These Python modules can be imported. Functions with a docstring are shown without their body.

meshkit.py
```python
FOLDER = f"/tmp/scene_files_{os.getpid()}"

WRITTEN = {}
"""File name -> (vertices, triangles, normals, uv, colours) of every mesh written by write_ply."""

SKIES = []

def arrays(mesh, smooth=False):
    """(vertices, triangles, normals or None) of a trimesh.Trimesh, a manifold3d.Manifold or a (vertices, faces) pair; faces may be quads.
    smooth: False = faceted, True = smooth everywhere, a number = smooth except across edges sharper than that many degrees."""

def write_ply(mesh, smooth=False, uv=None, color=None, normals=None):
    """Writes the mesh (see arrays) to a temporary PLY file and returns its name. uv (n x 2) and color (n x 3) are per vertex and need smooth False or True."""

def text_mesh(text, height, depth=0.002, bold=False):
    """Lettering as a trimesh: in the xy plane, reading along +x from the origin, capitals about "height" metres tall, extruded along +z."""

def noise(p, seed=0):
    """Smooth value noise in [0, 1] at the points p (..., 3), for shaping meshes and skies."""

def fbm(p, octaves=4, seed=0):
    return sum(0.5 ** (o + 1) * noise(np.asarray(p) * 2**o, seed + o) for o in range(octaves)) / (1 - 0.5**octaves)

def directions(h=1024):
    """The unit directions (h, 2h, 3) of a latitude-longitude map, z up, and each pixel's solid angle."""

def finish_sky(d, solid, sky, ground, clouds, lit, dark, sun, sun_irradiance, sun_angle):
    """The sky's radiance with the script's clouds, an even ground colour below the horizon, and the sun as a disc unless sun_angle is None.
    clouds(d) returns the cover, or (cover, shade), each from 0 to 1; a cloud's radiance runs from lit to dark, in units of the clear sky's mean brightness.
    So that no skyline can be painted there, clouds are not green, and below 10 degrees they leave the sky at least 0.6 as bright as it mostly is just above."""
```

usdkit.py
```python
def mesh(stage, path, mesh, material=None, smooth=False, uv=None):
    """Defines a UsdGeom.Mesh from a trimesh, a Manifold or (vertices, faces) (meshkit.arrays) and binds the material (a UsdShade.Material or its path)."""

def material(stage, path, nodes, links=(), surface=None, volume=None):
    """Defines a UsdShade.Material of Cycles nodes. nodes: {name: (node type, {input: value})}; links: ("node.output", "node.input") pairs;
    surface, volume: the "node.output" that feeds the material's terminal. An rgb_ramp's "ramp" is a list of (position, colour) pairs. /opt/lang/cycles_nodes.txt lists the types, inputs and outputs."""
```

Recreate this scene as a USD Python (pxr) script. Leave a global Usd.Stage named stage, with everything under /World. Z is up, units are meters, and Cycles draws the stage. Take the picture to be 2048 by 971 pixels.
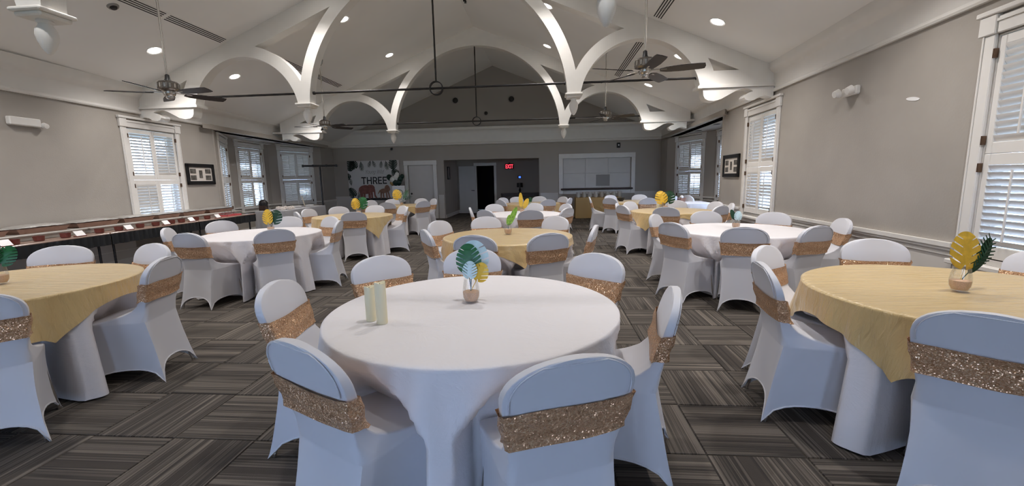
import math, random
import numpy as np, trimesh, usdkit, meshkit
from pxr import Usd, UsdGeom, UsdLux, Gf, Sdf, UsdShade
from shapely.geometry import Polygon, Point, box as sbox, LineString
from shapely import affinity
from shapely.ops import unary_union

stage = Usd.Stage.CreateInMemory()
UsdGeom.SetStageUpAxis(stage, "Z"); UsdGeom.SetStageMetersPerUnit(stage, 1.0)
UsdGeom.Xform.Define(stage, "/World"); UsdGeom.Scope.Define(stage, "/World/Looks")
rng = random.Random(7); nrg = np.random.RandomState(11)
PI = math.pi

# ------------------------------------------------------------------ camera, sky, exposure
EXPOSURE = 1.27
SKY = 1.2
LAMP = 420.0      # each recessed spot
F, PITCH, ROLL, YAW, CAM_H = 849.5, 0.15007, 0.0209, -0.08364, 1.45
cy_, sy_, cp_, sp_, cr_, sr_ = math.cos(YAW), math.sin(YAW), math.cos(PITCH), math.sin(PITCH), math.cos(ROLL), math.sin(ROLL)
fwd = np.array([sy_*cp_, cy_*cp_, -sp_]); rt = np.array([cy_, -sy_, 0.0]); dn = np.cross(fwd, rt)
right, down = cr_*rt + sr_*dn, -sr_*rt + cr_*dn
cam = UsdGeom.Camera.Define(stage, "/World/camera")
cm = np.eye(4); cm[0, :3] = right; cm[1, :3] = -down; cm[2, :3] = -fwd; cm[3, :3] = [0, 0, CAM_H]
cam.AddTransformOp().Set(Gf.Matrix4d(*cm.ravel().tolist()))
cam.CreateHorizontalApertureAttr(36.0); cam.CreateVerticalApertureAttr(36.0*971/2048)
cam.CreateFocalLengthAttr(36.0*F/2048); cam.CreateClippingRangeAttr((0.05, 500.0))
cam.GetPrim().CreateAttribute("exposure", Sdf.ValueTypeNames.Float).Set(EXPOSURE)
dome = UsdLux.DomeLight.Define(stage, "/World/sky")
dome.CreateColorAttr(Gf.Vec3f(0.60, 0.78, 1.12)); dome.CreateIntensityAttr(SKY)

# ------------------------------------------------------------------ materials
def lin(r, g, b):
    return tuple(((c/255.0)/12.92 if c/255.0 <= .04045 else (((c/255.0)+.055)/1.055)**2.4) for c in (r, g, b))

def mat(name, nodes, links=(), surface="p.BSDF"):
    return usdkit.material(stage, "/World/Looks/" + name, nodes, links, surface=surface)

def plain(name, rgb, rough=.5, metal=0.0, var=0.0, scale=6.0, bump=0.0, bscale=60.0, **kw):
    """principled surface with a little tone variation and fine relief"""
    n = {"p": ("principled_bsdf", {"base_color": rgb, "roughness": rough, "metallic": metal, **kw})}; L = []
    if var or bump:
        n["tc"] = ("texture_coordinate", {})
    if var:
        n["n"] = ("noise_texture", {"scale": scale, "detail": 4.0})
        lo = tuple(c*(1-var) for c in rgb); hi = tuple(min(1, c*(1+var)) for c in rgb)
        n["r"] = ("rgb_ramp", {"ramp": [(.3, lo), (.7, hi)]})
        L += [("tc.object", "n.vector"), ("n.fac", "r.fac"), ("r.color", "p.base_color")]
    if bump:
        n["bn"] = ("noise_texture", {"scale": bscale, "detail": 3.0})
        n["b"] = ("bump", {"strength": bump, "distance": .01})
        L += [("tc.object", "bn.vector"), ("bn.fac", "b.height"), ("b.normal", "p.normal")]
    return mat(name, n, L)

def emit(name, rgb, s):
    return mat(name, {"e": ("emission", {"color": rgb, "strength": s})}, surface="e.emission")

M = {}
M['wall'] = plain("wall_paint", lin(166, 159, 150), .75, var=.05, scale=1.6, bump=.12, bscale=45)
M['trim'] = plain("trim_white", lin(226, 222, 216), .42, var=.02)
M['wains'] = plain("wainscot_paint", lin(208, 203, 197), .5, var=.02)
M['ceil'] = plain("ceiling_paint", lin(238, 236, 232), .7, var=.03, scale=.8)
M['plate'] = plain("arch_paint", lin(232, 228, 221), .5, var=.02)
M['backpaint'] = plain("back_wall_paint", lin(170, 162, 152), .75, var=.03, scale=1.0)
M['gable'] = plain("gable_paint", lin(160, 153, 145), .75, var=.03, scale=.8)
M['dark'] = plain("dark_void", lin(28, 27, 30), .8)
M['black'] = plain("black_paint", lin(24, 23, 24), .45)
M['darkwood'] = plain("dark_wood", lin(58, 40, 32), .4, var=.2, scale=9)
M['spandex'] = mat("spandex_white", {"p": ("principled_bsdf", {"base_color": lin(214, 213, 217), "roughness": .55, "sheen_weight": .25, "sheen_roughness": .4})})
M['linen'] = mat("linen_white", {"tc": ("texture_coordinate", {}), "n": ("noise_texture", {"scale": 3.5, "detail": 5.0, "roughness": .6, "distortion": 1.2}), "n2": ("noise_texture", {"scale": 260.0, "detail": 1.0}),
    "b": ("bump", {"strength": .28, "distance": .04}), "b2": ("bump", {"strength": .15, "distance": .002}), "p": ("principled_bsdf", {"base_color": lin(226, 222, 223), "roughness": .8})},
    [("tc.object", "n.vector"), ("tc.object", "n2.vector"), ("n.fac", "b.height"), ("n2.fac", "b2.height"), ("b.normal", "b2.normal"), ("b2.normal", "p.normal")])
M['greylinen'] = plain("linen_grey", lin(176, 174, 176), .8, bump=.1, bscale=9)
M['white'] = plain("white_gloss", lin(240, 238, 235), .3)
M['chrome'] = plain("brushed_nickel", lin(200, 196, 190), .28, 1.0)
M['gunmetal'] = plain('dark_nickel', lin(128, 122, 116), .3, 1.0)
M['iron'] = plain("black_iron", lin(52, 50, 50), .45, .6)
M['blade'] = plain("fan_blade_wood", lin(44, 39, 39), .38, var=.15, scale=14)
M['copper'] = plain("copper_pan", lin(152, 120, 106), .34, .75, var=.12, scale=12)
M['foil'] = plain("aluminium_foil", lin(222, 220, 216), .32, .85, bump=.6, bscale=40)
M['ramekin'] = plain("dark_red_glaze", lin(112, 58, 50), .25)
M['buffettop'] = plain("buffet_laminate", lin(150, 126, 112), .22, var=.12, scale=5)
M['riser'] = plain("marble_riser", lin(176, 172, 165), .35, var=.08, scale=8)
M['skirt'] = plain("black_skirting", lin(26, 28, 31), .75, var=.15, scale=12)
M['ivory'] = mat("ivory_wax", {"p": ("principled_bsdf", {"base_color": lin(236, 226, 192), "roughness": .45})})
M['sand'] = plain("tan_sand", lin(214, 176, 146), .9, var=.12, scale=160)
M['goldleaf'] = plain("gold_leaf", lin(226, 184, 62), .38, .15, var=.1, scale=40)
M['green'] = plain("leaf_green", lin(28, 98, 48), .4, var=.15, scale=30)
M['dkgreen'] = plain("leaf_dark_green", lin(22, 62, 38), .4, var=.15, scale=30)
M['paleleaf'] = plain("leaf_pale", lin(196, 222, 228), .4, var=.06, scale=30)
M['lime'] = plain("leaf_variegated", lin(128, 172, 58), .45, var=.5, scale=60)
M['mat_board'] = plain("picture_mat", lin(214, 206, 196), .8)
M['photo'] = plain("old_photograph", lin(98, 94, 88), .35, var=.55, scale=22)
M['bluespot'] = emit("blue_led", (.03, .09, 1.0), 1.6)
M['exitred'] = emit("exit_red", (1.0, .03, .05), 1.6)
M['exitface'] = plain("exit_housing", lin(96, 18, 26), .4)
M['lens'] = emit("lamp_lens", (1.0, .96, .92), 14.0)
M['goldcloth'] = plain("gold_polyester", lin(186, 152, 96), .55, bump=.2, bscale=12)
M['jungle'] = plain("banner_leaf", lin(40, 54, 48), .8, var=.3, scale=30)
M['banner'] = plain("banner_fabric", lin(205, 203, 200), .8)
M['elephant'] = plain("banner_brown", lin(128, 82, 74), .8, var=.25, scale=9)
M['lion'] = plain("banner_tan", lin(140, 106, 88), .8, var=.2, scale=9)
M['greyprint'] = plain("grey_print", lin(150, 146, 142), .8)
M['balloon_w'] = plain("balloon_white", lin(222, 222, 214), .25)
M['balloon_g'] = plain("balloon_green", lin(24, 52, 44), .25)
M['balloon_t'] = plain("balloon_gold", lin(176, 148, 96), .25)
M['pink'] = plain("pink_plastic", lin(206, 92, 96), .4)
M['hinge'] = plain("hinge_bronze", lin(104, 82, 66), .4, .7)
M['grass'] = plain("outside_ground", lin(150, 160, 140), .9)
M['rose'] = plain("cream_rose", lin(226, 216, 208), .7)
M['glasswhite'] = plain("porcelain", lin(220, 216, 206), .25)
M['tan_print'] = plain("tan_frame", lin(184, 172, 152), .6)

# satin overlay, crease lines as fine relief
M['satin'] = mat("gold_satin", {
    "tc": ("texture_coordinate", {}), "mp": ("mapping", {"scale": (1.0, 12.0, 3.0)}),
    "n": ("noise_texture", {"scale": 2.6, "detail": 4.0, "distortion": .6}), "b": ("bump", {"strength": .55, "distance": .03}),
    "p": ("principled_bsdf", {"base_color": lin(208, 180, 126), "roughness": .32, "sheen_weight": .3, "anisotropic": .3})},
    [("tc.object", "mp.vector"), ("mp.vector", "n.vector"), ("n.fac", "b.height"), ("b.normal", "p.normal")])
# sequin sash: every sequin (voronoi cell) leans its own way
M['sequin'] = mat("sequin_gold", {
    "tc": ("texture_coordinate", {}), "v": ("voronoi_texture", {"scale": 260.0}), "w": ("noise_texture", {"scale": 30.0, "detail": 2.0}),
    "r": ("rgb_ramp", {"ramp": [(.0, lin(192, 146, 108)), (.7, lin(224, 178, 138)), (1.0, lin(246, 214, 176))]}),
    "sx": ("separate_color", {}), "g": ("geometry", {}), "b2": ("bump", {"strength": .5, "distance": .015}),
    "s": ("vector_math", {"math_type": "subtract", "vector2": (.5, .5, .5)}), "k": ("vector_math", {"math_type": "scale", "scale": 1.1}),
    "a": ("vector_math", {"math_type": "add"}), "nz": ("vector_math", {"math_type": "normalize"}),
    "p": ("principled_bsdf", {"roughness": .2, "metallic": .4})},
    [("tc.object", "v.vector"), ("tc.object", "w.vector"), ("v.color", "sx.color"), ("sx.r", "r.fac"), ("r.color", "p.base_color"),
     ("w.fac", "b2.height"), ("v.color", "s.vector1"), ("s.vector", "k.vector1"), ("k.vector", "a.vector1"), ("b2.normal", "a.vector2"), ("a.vector", "nz.vector1"), ("nz.vector", "p.normal")])
# carpet: irregular pin stripes across one axis
def carpet(name, axis):
    sc = (10.5, .10, 0.0) if axis == 'x' else (.10, 10.5, 0.0)
    sc2 = (150.0, 40.0, 1.0)
    return mat(name, {
        "g": ("geometry", {}), "mp": ("mapping", {"scale": sc}), "mp2": ("mapping", {"scale": sc2}),
        "n": ("noise_texture", {"scale": 1.0, "detail": 2.0, "roughness": .6}),
        "n2": ("noise_texture", {"scale": 1.6, "detail": 2.0}),
        "r": ("rgb_ramp", {"ramp": [(.0, lin(50, 45, 41)), (.38, lin(70, 63, 57)), (.415, lin(50, 45, 41)), (.44, lin(102, 94, 85)), (.465, lin(62, 56, 51)), (.495, lin(96, 89, 80)), (.52, lin(52, 47, 43)), (.555, lin(80, 73, 66)), (.585, lin(120, 111, 101)), (.61, lin(78, 71, 64)), (.66, lin(100, 92, 84))]}),
        "mx": ("mix", {"mix_type": "multiply", "fac": .35}), "b": ("bump", {"strength": .5, "distance": .004}),
        "p": ("principled_bsdf", {"roughness": .95})},
        [("g.position", "mp.vector"), ("g.position", "mp2.vector"), ("mp.vector", "n.vector"), ("mp2.vector", "n2.vector"), ("n.fac", "r.fac"),
         ("r.color", "p.base_color"), ("n2.fac", "b.height"), ("b.normal", "p.normal")])
try:
    M['carpet_x'] = carpet("carpet_stripe_x", 'x'); M['carpet_y'] = carpet("carpet_stripe_y", 'y')
except Exception as e:
    raise
def thin_glass(name, tint, k):
    """thin see-through sheet: mostly transparent, a little mirror, more at grazing angles"""
    return mat(name, {"f": ("layer_weight", {"blend": .35}), "s": ("math", {"math_type": "multiply_add", "value2": .22, "value3": k}), "t": ("transparent_bsdf", {"color": tint}), "g": ("glossy_bsdf", {"roughness": .03}), "m": ("mix_closure", {})},
        [("f.fresnel", "s.value1"), ("s.value", "m.fac"), ("t.BSDF", "m.closure1"), ("g.BSDF", "m.closure2")], surface="m.closure")
M['pane'] = thin_glass("window_pane", (.95, .97, 1.0), .03)
M['vaseglass'] = thin_glass("vase_glass", (.985, .99, .99), .03)

# ------------------------------------------------------------------ prim helpers
COUNT = {}
def numbered(parent, name):
    k = (parent, name); n = COUNT.get(k, 0); COUNT[k] = n + 1
    return f"{parent}/{name}" + (f"_{n:03d}" if n else "")

def tag(p, label=None, cat=None, group=None, kind=None):
    for k, v in (('label', label), ('category', cat), ('group', group), ('kind', kind)):
        if v: p.SetCustomDataByKey(k, v)
    return p

def obj(name, tm, m, parent="/World", smooth=35, **tags):
    if hasattr(parent, 'GetPath'): parent = str(parent.GetPath())
    p = usdkit.mesh(stage, numbered(parent, name), tm, M[m], smooth=smooth).GetPrim()
    return tag(p, **tags)

def thing(name, loc=(0, 0, 0), rz=0.0, ry=0.0, parent="/World", **tags):
    if hasattr(parent, 'GetPath'): parent = str(parent.GetPath())
    x = UsdGeom.Xform.Define(stage, numbered(parent, name))
    x.AddTranslateOp().Set(Gf.Vec3d(*map(float, loc)))
    x.AddRotateZOp().Set(float(rz))
    if ry: x.AddRotateYOp().Set(float(ry))
    return tag(x.GetPrim(), **tags)

def part(name, parent):   # an Xform part that holds sub-parts
    return UsdGeom.Xform.Define(stage, numbered(str(parent.GetPath()), name)).GetPrim()

def dup(root, loc, rz, **tags):
    nm = root.GetName()
    if nm[-4:-3] == '_' and nm[-3:].isdigit(): nm = nm[:-4]
    r = thing(nm, loc, rz, **tags)
    r.GetReferences().AddInternalReference(root.GetPath()); r.SetInstanceable(True)
    return r

# ------------------------------------------------------------------ shape helpers
cat = trimesh.util.concatenate
def bx(x0, x1, y0, y1, z0, z1):
    b = trimesh.creation.box((abs(x1-x0), abs(y1-y0), abs(z1-z0))); b.apply_translation(((x0+x1)/2, (y0+y1)/2, (z0+z1)/2)); return b

def bbx(x0, x1, y0, y1, z0, z1, c=.006):
    """box with chamfered edges"""
    x0, x1 = sorted((x0, x1)); y0, y1 = sorted((y0, y1)); z0, z1 = sorted((z0, z1))
    c = min(c, .45*min(x1-x0, y1-y0, z1-z0))
    pts = []
    for x, sx in ((x0, 1), (x1, -1)):
        for y, sy in ((y0, 1), (y1, -1)):
            for z, sz in ((z0, 1), (z1, -1)):
                pts += [(x+sx*c, y+sy*c, z), (x+sx*c, y, z+sz*c), (x, y+sy*c, z+sz*c)]
    return trimesh.convex.convex_hull(np.array(pts))

def lathe(prof, n=24):
    return trimesh.creation.revolve(np.array(prof, float), sections=n)

def cyl(p, q, r, n=12):
    return trimesh.creation.cylinder(radius=r, segment=[p, q], sections=n)

def tube(pts, r, n=8, closed=False):
    pts = np.asarray(pts, float); m = len(pts)
    t = np.gradient(pts, axis=0) if not closed else np.roll(pts, -1, 0) - np.roll(pts, 1, 0)
    t /= np.linalg.norm(t, axis=1, keepdims=True)+1e-12
    up = np.array([0, 0, 1.0]); V = []
    for i in range(m):
        u = up if abs(t[i] @ up) < .95 else np.array([1.0, 0, 0])
        a = np.cross(t[i], u); a /= np.linalg.norm(a); b = np.cross(t[i], a)
        ang = np.arange(n)/n*2*PI
        V.append(pts[i] + r*(np.cos(ang)[:, None]*a + np.sin(ang)[:, None]*b))
    return trimesh.Trimesh(np.vstack(V), grid_faces(m, n, wrap_u=True, wrap_v=closed), process=False)

def grid_faces(rows, cols, wrap_u=False, wrap_v=False):
    f = []
    for j in range(rows if wrap_v else rows-1):
        j2 = (j+1) % rows
        for i in range(cols if wrap_u else cols-1):
            i2 = (i+1) % cols
            a, b, c, d = j*cols+i, j*cols+i2, j2*cols+i2, j2*cols+i
            f += [(a, b, c), (a, c, d)]
    return np.array(f)

def extr(poly, h):
    """extrude a shapely polygon along +z"""
    gs = getattr(poly, 'geoms', [poly])
    return cat([trimesh.creation.extrude_polygon(g, h, engine="earcut") for g in gs if g.area > 1e-7])

def xz(poly, y0, y1):
    """polygon in the x-z plane, extruded from y0 to y1"""
    m = extr(poly, abs(y1-y0)); v = m.vertices.copy()
    m.vertices = np.stack([v[:, 0], max(y0, y1)-v[:, 2], v[:, 1]], 1); return m

def moved(m, d):
    m = m.copy(); m.apply_translation(d); return m

# ------------------------------------------------------------------ room dimensions (metres; x right, y into the room, z up)
XC, RIDGE, SLOPE, YB, YF = -1.93, 5.50, .41, 16.05, -4.0
def XR(y): return 3.60 + .044*(y-4)
def XL(y): return -7.35 - .076*(y-5)
def zc(x): return RIDGE - SLOPE*abs(x-XC)
RR, RL = math.degrees(math.atan(-.044)), math.degrees(math.atan(.076))

# floor: subfloor, carpet tiles laid quarter-turned
fl = thing('floor', kind='structure', label='grey-brown striped carpet tile floor laid quarter-turned under all the tables', cat='floor')
obj('subfloor', bx(-10.5, 7, YF-.3, 20.5, -.25, -.008), 'dark', fl, smooth=False)
TS, TX, TY = .5, .825, 2.11
def tile_mesh(i, j):
    x0, y0 = TX+i*TS, TY+j*TS; g = .0015; c = .004
    v = np.array([(x0+g, y0+g, -.008), (x0+TS-g, y0+g, -.008), (x0+TS-g, y0+TS-g, -.008), (x0+g, y0+TS-g, -.008),
                  (x0+g+c, y0+g+c, 0), (x0+TS-g-c, y0+g+c, 0), (x0+TS-g-c, y0+TS-g-c, 0), (x0+g+c, y0+TS-g-c, 0)])
    f = [(4, 5, 6), (4, 6, 7), (0, 1, 5), (0, 5, 4), (1, 2, 6), (1, 6, 5), (2, 3, 7), (2, 7, 6), (3, 0, 4), (3, 4, 7)]
    return trimesh.Trimesh(v, np.array(f), process=False)
cand, rest = [], {0: [], 1: []}
for i in range(-23, 13):
    for j in range(-13, 36):
        x, y = TX+(i+.5)*TS, TY+(j+.5)*TS
        d = np.array([x, y, -CAM_H]); v = (d@right, d@down, d@fwd)
        inside = v[2] > .3 and -1075 < F*v[0]/v[2] < 1075 and F*v[1]/v[2] < 560
        cand.append((-(1/v[2]**3) if inside else 1.0, i, j))
cand.sort()
for n, (s, i, j) in enumerate(cand):
    k = (i+j) % 2
    if n < 290 and s < 0: obj('carpet_tile', tile_mesh(i, j), 'carpet_y' if k == 0 else 'carpet_x', fl, smooth=False)
    else: rest[k].append(tile_mesh(i, j))
obj('carpet_field', cat(rest[0]), 'carpet_y', fl, smooth=False, kind='stuff')
obj('carpet_field', cat(rest[1]), 'carpet_x', fl, smooth=False, kind='stuff')

# side walls with openings, mapped on to the (slightly splayed) wall line
ZS, ZH = .72, 2.50            # window opening, sill to head
BAY = dict(L=(9.55, 11.2, 13.1, 14.9), R=(9.92, 11.2, 12.95, 14.95))
def wall_panel(side, poly, d0, d1):
    X = XR if side == 'R' else XL; s = 1 if side == 'R' else -1
    m = extr(poly, d1-d0); v = m.vertices.copy()
    m.vertices = np.stack([np.array([X(y) for y in v[:, 0]]) + s*(v[:, 2]+d0), v[:, 0], v[:, 1]], 1)
    if s < 0: m.invert()
    m.fix_normals(); return m
WIN_R, WIN_L = [(3.33, 1.12), (8.02, 1.12), (-1.2, 1.12)], [(7.80, 1.12), (2.9, 1.12), (-1.6, 1.12)]
for side, wins in (('R', WIN_R), ('L', WIN_L)):
    b = BAY[side]
    poly = sbox(YF-.2, 0, YB+.2, 3.9).difference(unary_union([sbox(y-w/2, ZS, y+w/2, ZH) for y, w in wins] + [sbox(b[0], -.1, b[3], 2.70)]))
    w = thing('wall_right' if side == 'R' else 'wall_left', kind='structure', cat='wall',
              label=f"greige painted {'right' if side=='R' else 'left'} wall with white shuttered windows and a bay")
    obj('plaster', wall_panel(side, poly, 0, .22), 'wall', w, smooth=False)
    # wainscot panels, chair rail, tall base
    runs = []; y = YF
    cuts = sorted([(a-w_/2-.13, a+w_/2+.13) for a, w_ in wins])
    for a, c in cuts + [(b[0], b[3])]:
        runs.append((y, a)); y = c
    runs.append((y, YB))
    for y0, y1 in runs:
        if y1-y0 < .1: continue
        obj('wainscot', wall_panel(side, sbox(y0, .02, y1, .78), -.008, 0), 'wains', w, smooth=False)
    for y0, y1 in ([(YF, b[0]), (b[3], YB)]):
        segs = [(YF, b[0]), (b[3], YB)]
    for y0, y1 in segs:
        rr = [(y0, y1)]
        for a, c in cuts:
            rr = [q for s_, e_ in rr for q in (((s_, min(e_, a)), (max(s_, c), e_)) if a < e_ and c > s_ else ((s_, e_),)) if q[1]-q[0] > .05]
        for s_, e_ in rr:
            t = thing('trim', kind='structure', cat='chair rail', label=f"white moulded chair rail on the {'right' if side=='R' else 'left'} wall, from {s_:.0f} m to {e_:.0f} m") if False else w
            obj('chair_rail', cat([wall_panel(side, sbox(s_, .765, e_, .805), -.045, 0), wall_panel(side, sbox(s_, .735, e_, .765), -.028, 0), wall_panel(side, sbox(s_, .690, e_, .705), -.020, 0)]), 'trim', w, smooth=False)
    base = thing('baseboard_right' if side == 'R' else 'baseboard_left', kind='structure', cat='baseboard', label=f"tall white baseboard along the {'right' if side=='R' else 'left'} wall")
    for y0, y1 in segs:
        obj('board', cat([wall_panel(side, sbox(y0, 0, y1, .17), -.022, 0), wall_panel(side, sbox(y0, .17, y1, .19), -.014, 0), wall_panel(side, sbox(y0, .33, y1, .35), -.014, 0)]), 'trim', base, smooth=False)

# bays
def bay_geo(side):
    X = XR if side == 'R' else XL; s = 1 if side == 'R' else -1; b = BAY[side]; D = .86
    return [np.array([X(b[0]), b[0]]), np.array([X(b[1])+s*D, b[1]]), np.array([X(b[2])+s*D, b[2]]), np.array([X(b[3]), b[3]])]
def frame_of(a, c, side):
    """wall segment a->c seen from the room: centre, z-rotation with local +x along the wall, local +y into the room"""
    t = c-a; n = np.array([-t[1], t[0]]); inside = np.array([XC, (a+c)[1]/2]) - (a+c)/2
    if n@inside < 0: a, c, t = c, a, -t
    return (a+c)/2, math.degrees(math.atan2(t[1], t[0])), np.linalg.norm(t)
BAYWIN = []
for side in ('R', 'L'):
    V = bay_geo(side); nm = 'right' if side == 'R' else 'left'
    for k in range(3):
        c, rz, ln = frame_of(V[k], V[k+1], side); BAYWIN.append((side, k, c, rz))
        w = thing('wall_bay', (c[0], c[1], 0), rz, kind='structure', cat='wall', label=f"grey wall of the {nm} bay, {['near slanted face','outer face','far slanted face'][k]}")
        poly = sbox(-ln/2-.06, 0, ln/2+.06, 2.75).difference(sbox(-.56, ZS, .56, ZH))
        obj('plaster', xz(poly, -.2, 0), 'backpaint', w, smooth=False)
        for u0, u1 in ((-ln/2+.01, -.68), (.68, ln/2-.01)):
            if u1-u0 > .05:
                obj('chair_rail', cat([bx(u0, u1, 0, .04, .765, .805), bx(u0, u1, 0, .02, .69, .705)]), 'trim', w, smooth=False)
        obj('base_board', bx(-ln/2+.01, ln/2-.01, 0, .02, 0, .18), 'trim', w, smooth=False)
    P = Polygon([tuple(V[0]), tuple(V[1]), tuple(V[2]), tuple(V[3])]).buffer(.12, join_style=2)
    m = extr(P, .1); m.apply_translation((0, 0, 2.70))
    obj('ceiling_bay', m, 'backpaint', smooth=False, kind='structure', label=f'flat low ceiling of the {nm} bay', cat='ceiling')
    for fy in (11.4, 12.9):
        cx = (XR(fy)+.35) if side == 'R' else (XL(fy)-.35)
        t = thing('recessed_light', (cx, fy, 2.70), label=f"unlit dark recessed light in the {nm} bay ceiling, {'nearer' if fy<12 else 'farther'} one", cat='light', group='recessed bay lights')
        obj('trim_ring', lathe([(.055, -.002), (.085, -.006), (.09, 0), (.055, 0)]), 'black', t)
        obj('lens', lathe([(0, -.001), (.055, -.001)]), 'dark', t)

# ceiling and ridge
cm_ = []
yy0, yy1 = YF-.25, YB+.25
v = np.array([(-9.2, yy0, zc(-9.2)), (XC, yy0, RIDGE), (XC, yy1, RIDGE), (-9.2, yy1, zc(-9.2)), (5.2, yy0, zc(5.2)), (5.2, yy1, zc(5.2))])
v2 = v + [0, 0, .18]; V_ = np.vstack([v, v2])
cf = [(0, 1, 2), (0, 2, 3), (1, 4, 5), (1, 5, 2)]; cf += [(c+6, b+6, a+6) for a, b, c in cf] + [(0, 6, 7), (0, 7, 1), (1, 7, 10), (1, 10, 4), (3, 2, 8), (3, 8, 9), (2, 5, 11), (2, 11, 8)]
cmesh = trimesh.Trimesh(V_, np.array(cf), process=False); cmesh.fix_normals()
obj('ceiling', cmesh, 'ceil', smooth=False, kind='structure', label='pale greige vaulted ceiling sloping up to a central ridge', cat='ceiling')

# back wall with hatch opening, door and passage
PX0, PX1, PZ = -3.87, -.28, 2.19
DX0, DX1, DZ = -5.27, -4.29, 2.03
polyw = Polygon([(-9.0, 0), (5.0, 0), (5.0, 2.9), (5.0, zc(5.0)+.1), (XC, RIDGE+.1), (-9.0, zc(-9.0)+.1)])
backing = cat([bx(DX0-.2, DX1+.2, YB+.25, YB+.30, -.1, 2.3), bx(.4, 3.3, YB+.25, YB+.30, .9, 2.4)])
low = polyw.intersection(sbox(-9, 0, 5, 3.0)).difference(sbox(PX0, -.1, PX1, PZ)).difference(sbox(DX0, -.1, DX1, DZ)).difference(sbox(.60, 1.05, 3.08, 2.14))
wb = thing('wall_back', kind='structure', cat='wall', label='greige back wall with the hatch, the white door and the dark passage')
obj('plaster', xz(low, YB, YB+.25), 'backpaint', wb, smooth=False)
obj('backing', backing, 'dark', wb, smooth=False)
obj('gable', xz(polyw.intersection(sbox(-9, 3.0, 5, 7)), YB, YB+.25), 'gable', wb, smooth=False)
for x0, x1 in ((-8.2, -5.45), (-4.11, PX0-.04), (PX1+.04, .42), (3.22, 4.1)):
    obj('wainscot', cat([bx(x0, x1, YB-.01, YB, .02, .86), bx(x0, x1, YB-.035, YB, .86, .90), bx(x0, x1, YB-.02, YB, 0, .18), bx(x0, x1, YB-.018, YB, .78, .80)]), 'wains', wb, smooth=False)
# passage
ps = thing('wall_passage', kind='structure', cat='wall', label='dim grey walls of the passage behind the dark doorway')
PE = 18.4
obj('side', bx(PX0-.15, PX0, YB+.2, PE, 0, 2.5), 'backpaint', ps, smooth=False)
obj('side', bx(PX1, PX1+.15, YB+.2, PE, 0, 2.5), 'backpaint', ps, smooth=False)
obj('end', xz(sbox(PX0-.2, 0, PX1+.2, 2.5).difference(sbox(-3.02, -.1, -2.26, 2.02)), PE, PE+.15), 'backpaint', ps, smooth=False)
obj('soffit', bx(PX0-.2, PX1+.2, YB+.1, PE+.1, 2.30, 2.45), 'backpaint', ps, smooth=False)
obj('base_board', cat([bx(PX0, PX0+.02, YB+.02, PE, 0, .14), bx(PX0, -3.1, PE-.02, PE, 0, .14), bx(-2.2, PX1, PE-.02, PE, 0, .14)]), 'trim', ps, smooth=False)
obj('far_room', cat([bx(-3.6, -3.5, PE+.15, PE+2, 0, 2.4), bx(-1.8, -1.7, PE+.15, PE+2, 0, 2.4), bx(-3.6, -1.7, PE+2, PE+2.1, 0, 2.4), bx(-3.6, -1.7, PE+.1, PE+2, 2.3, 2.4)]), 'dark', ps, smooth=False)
d = thing('door_1', kind='structure', cat='door', label='white flat panel door with casing beside the jungle banner')
def casing(x0, x1, z1, y, w=.14, th=.03):
    return cat([bbx(x0-w, x0, y-th, y, 0, z1), bbx(x1, x1+w, y-th, y, 0, z1), bbx(x0-w-.01, x1+w+.01, y-th-.008, y, z1, z1+w+.03), ])
obj('door_frame', casing(DX0, DX1, DZ, YB), 'trim', d, smooth=False)
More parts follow.
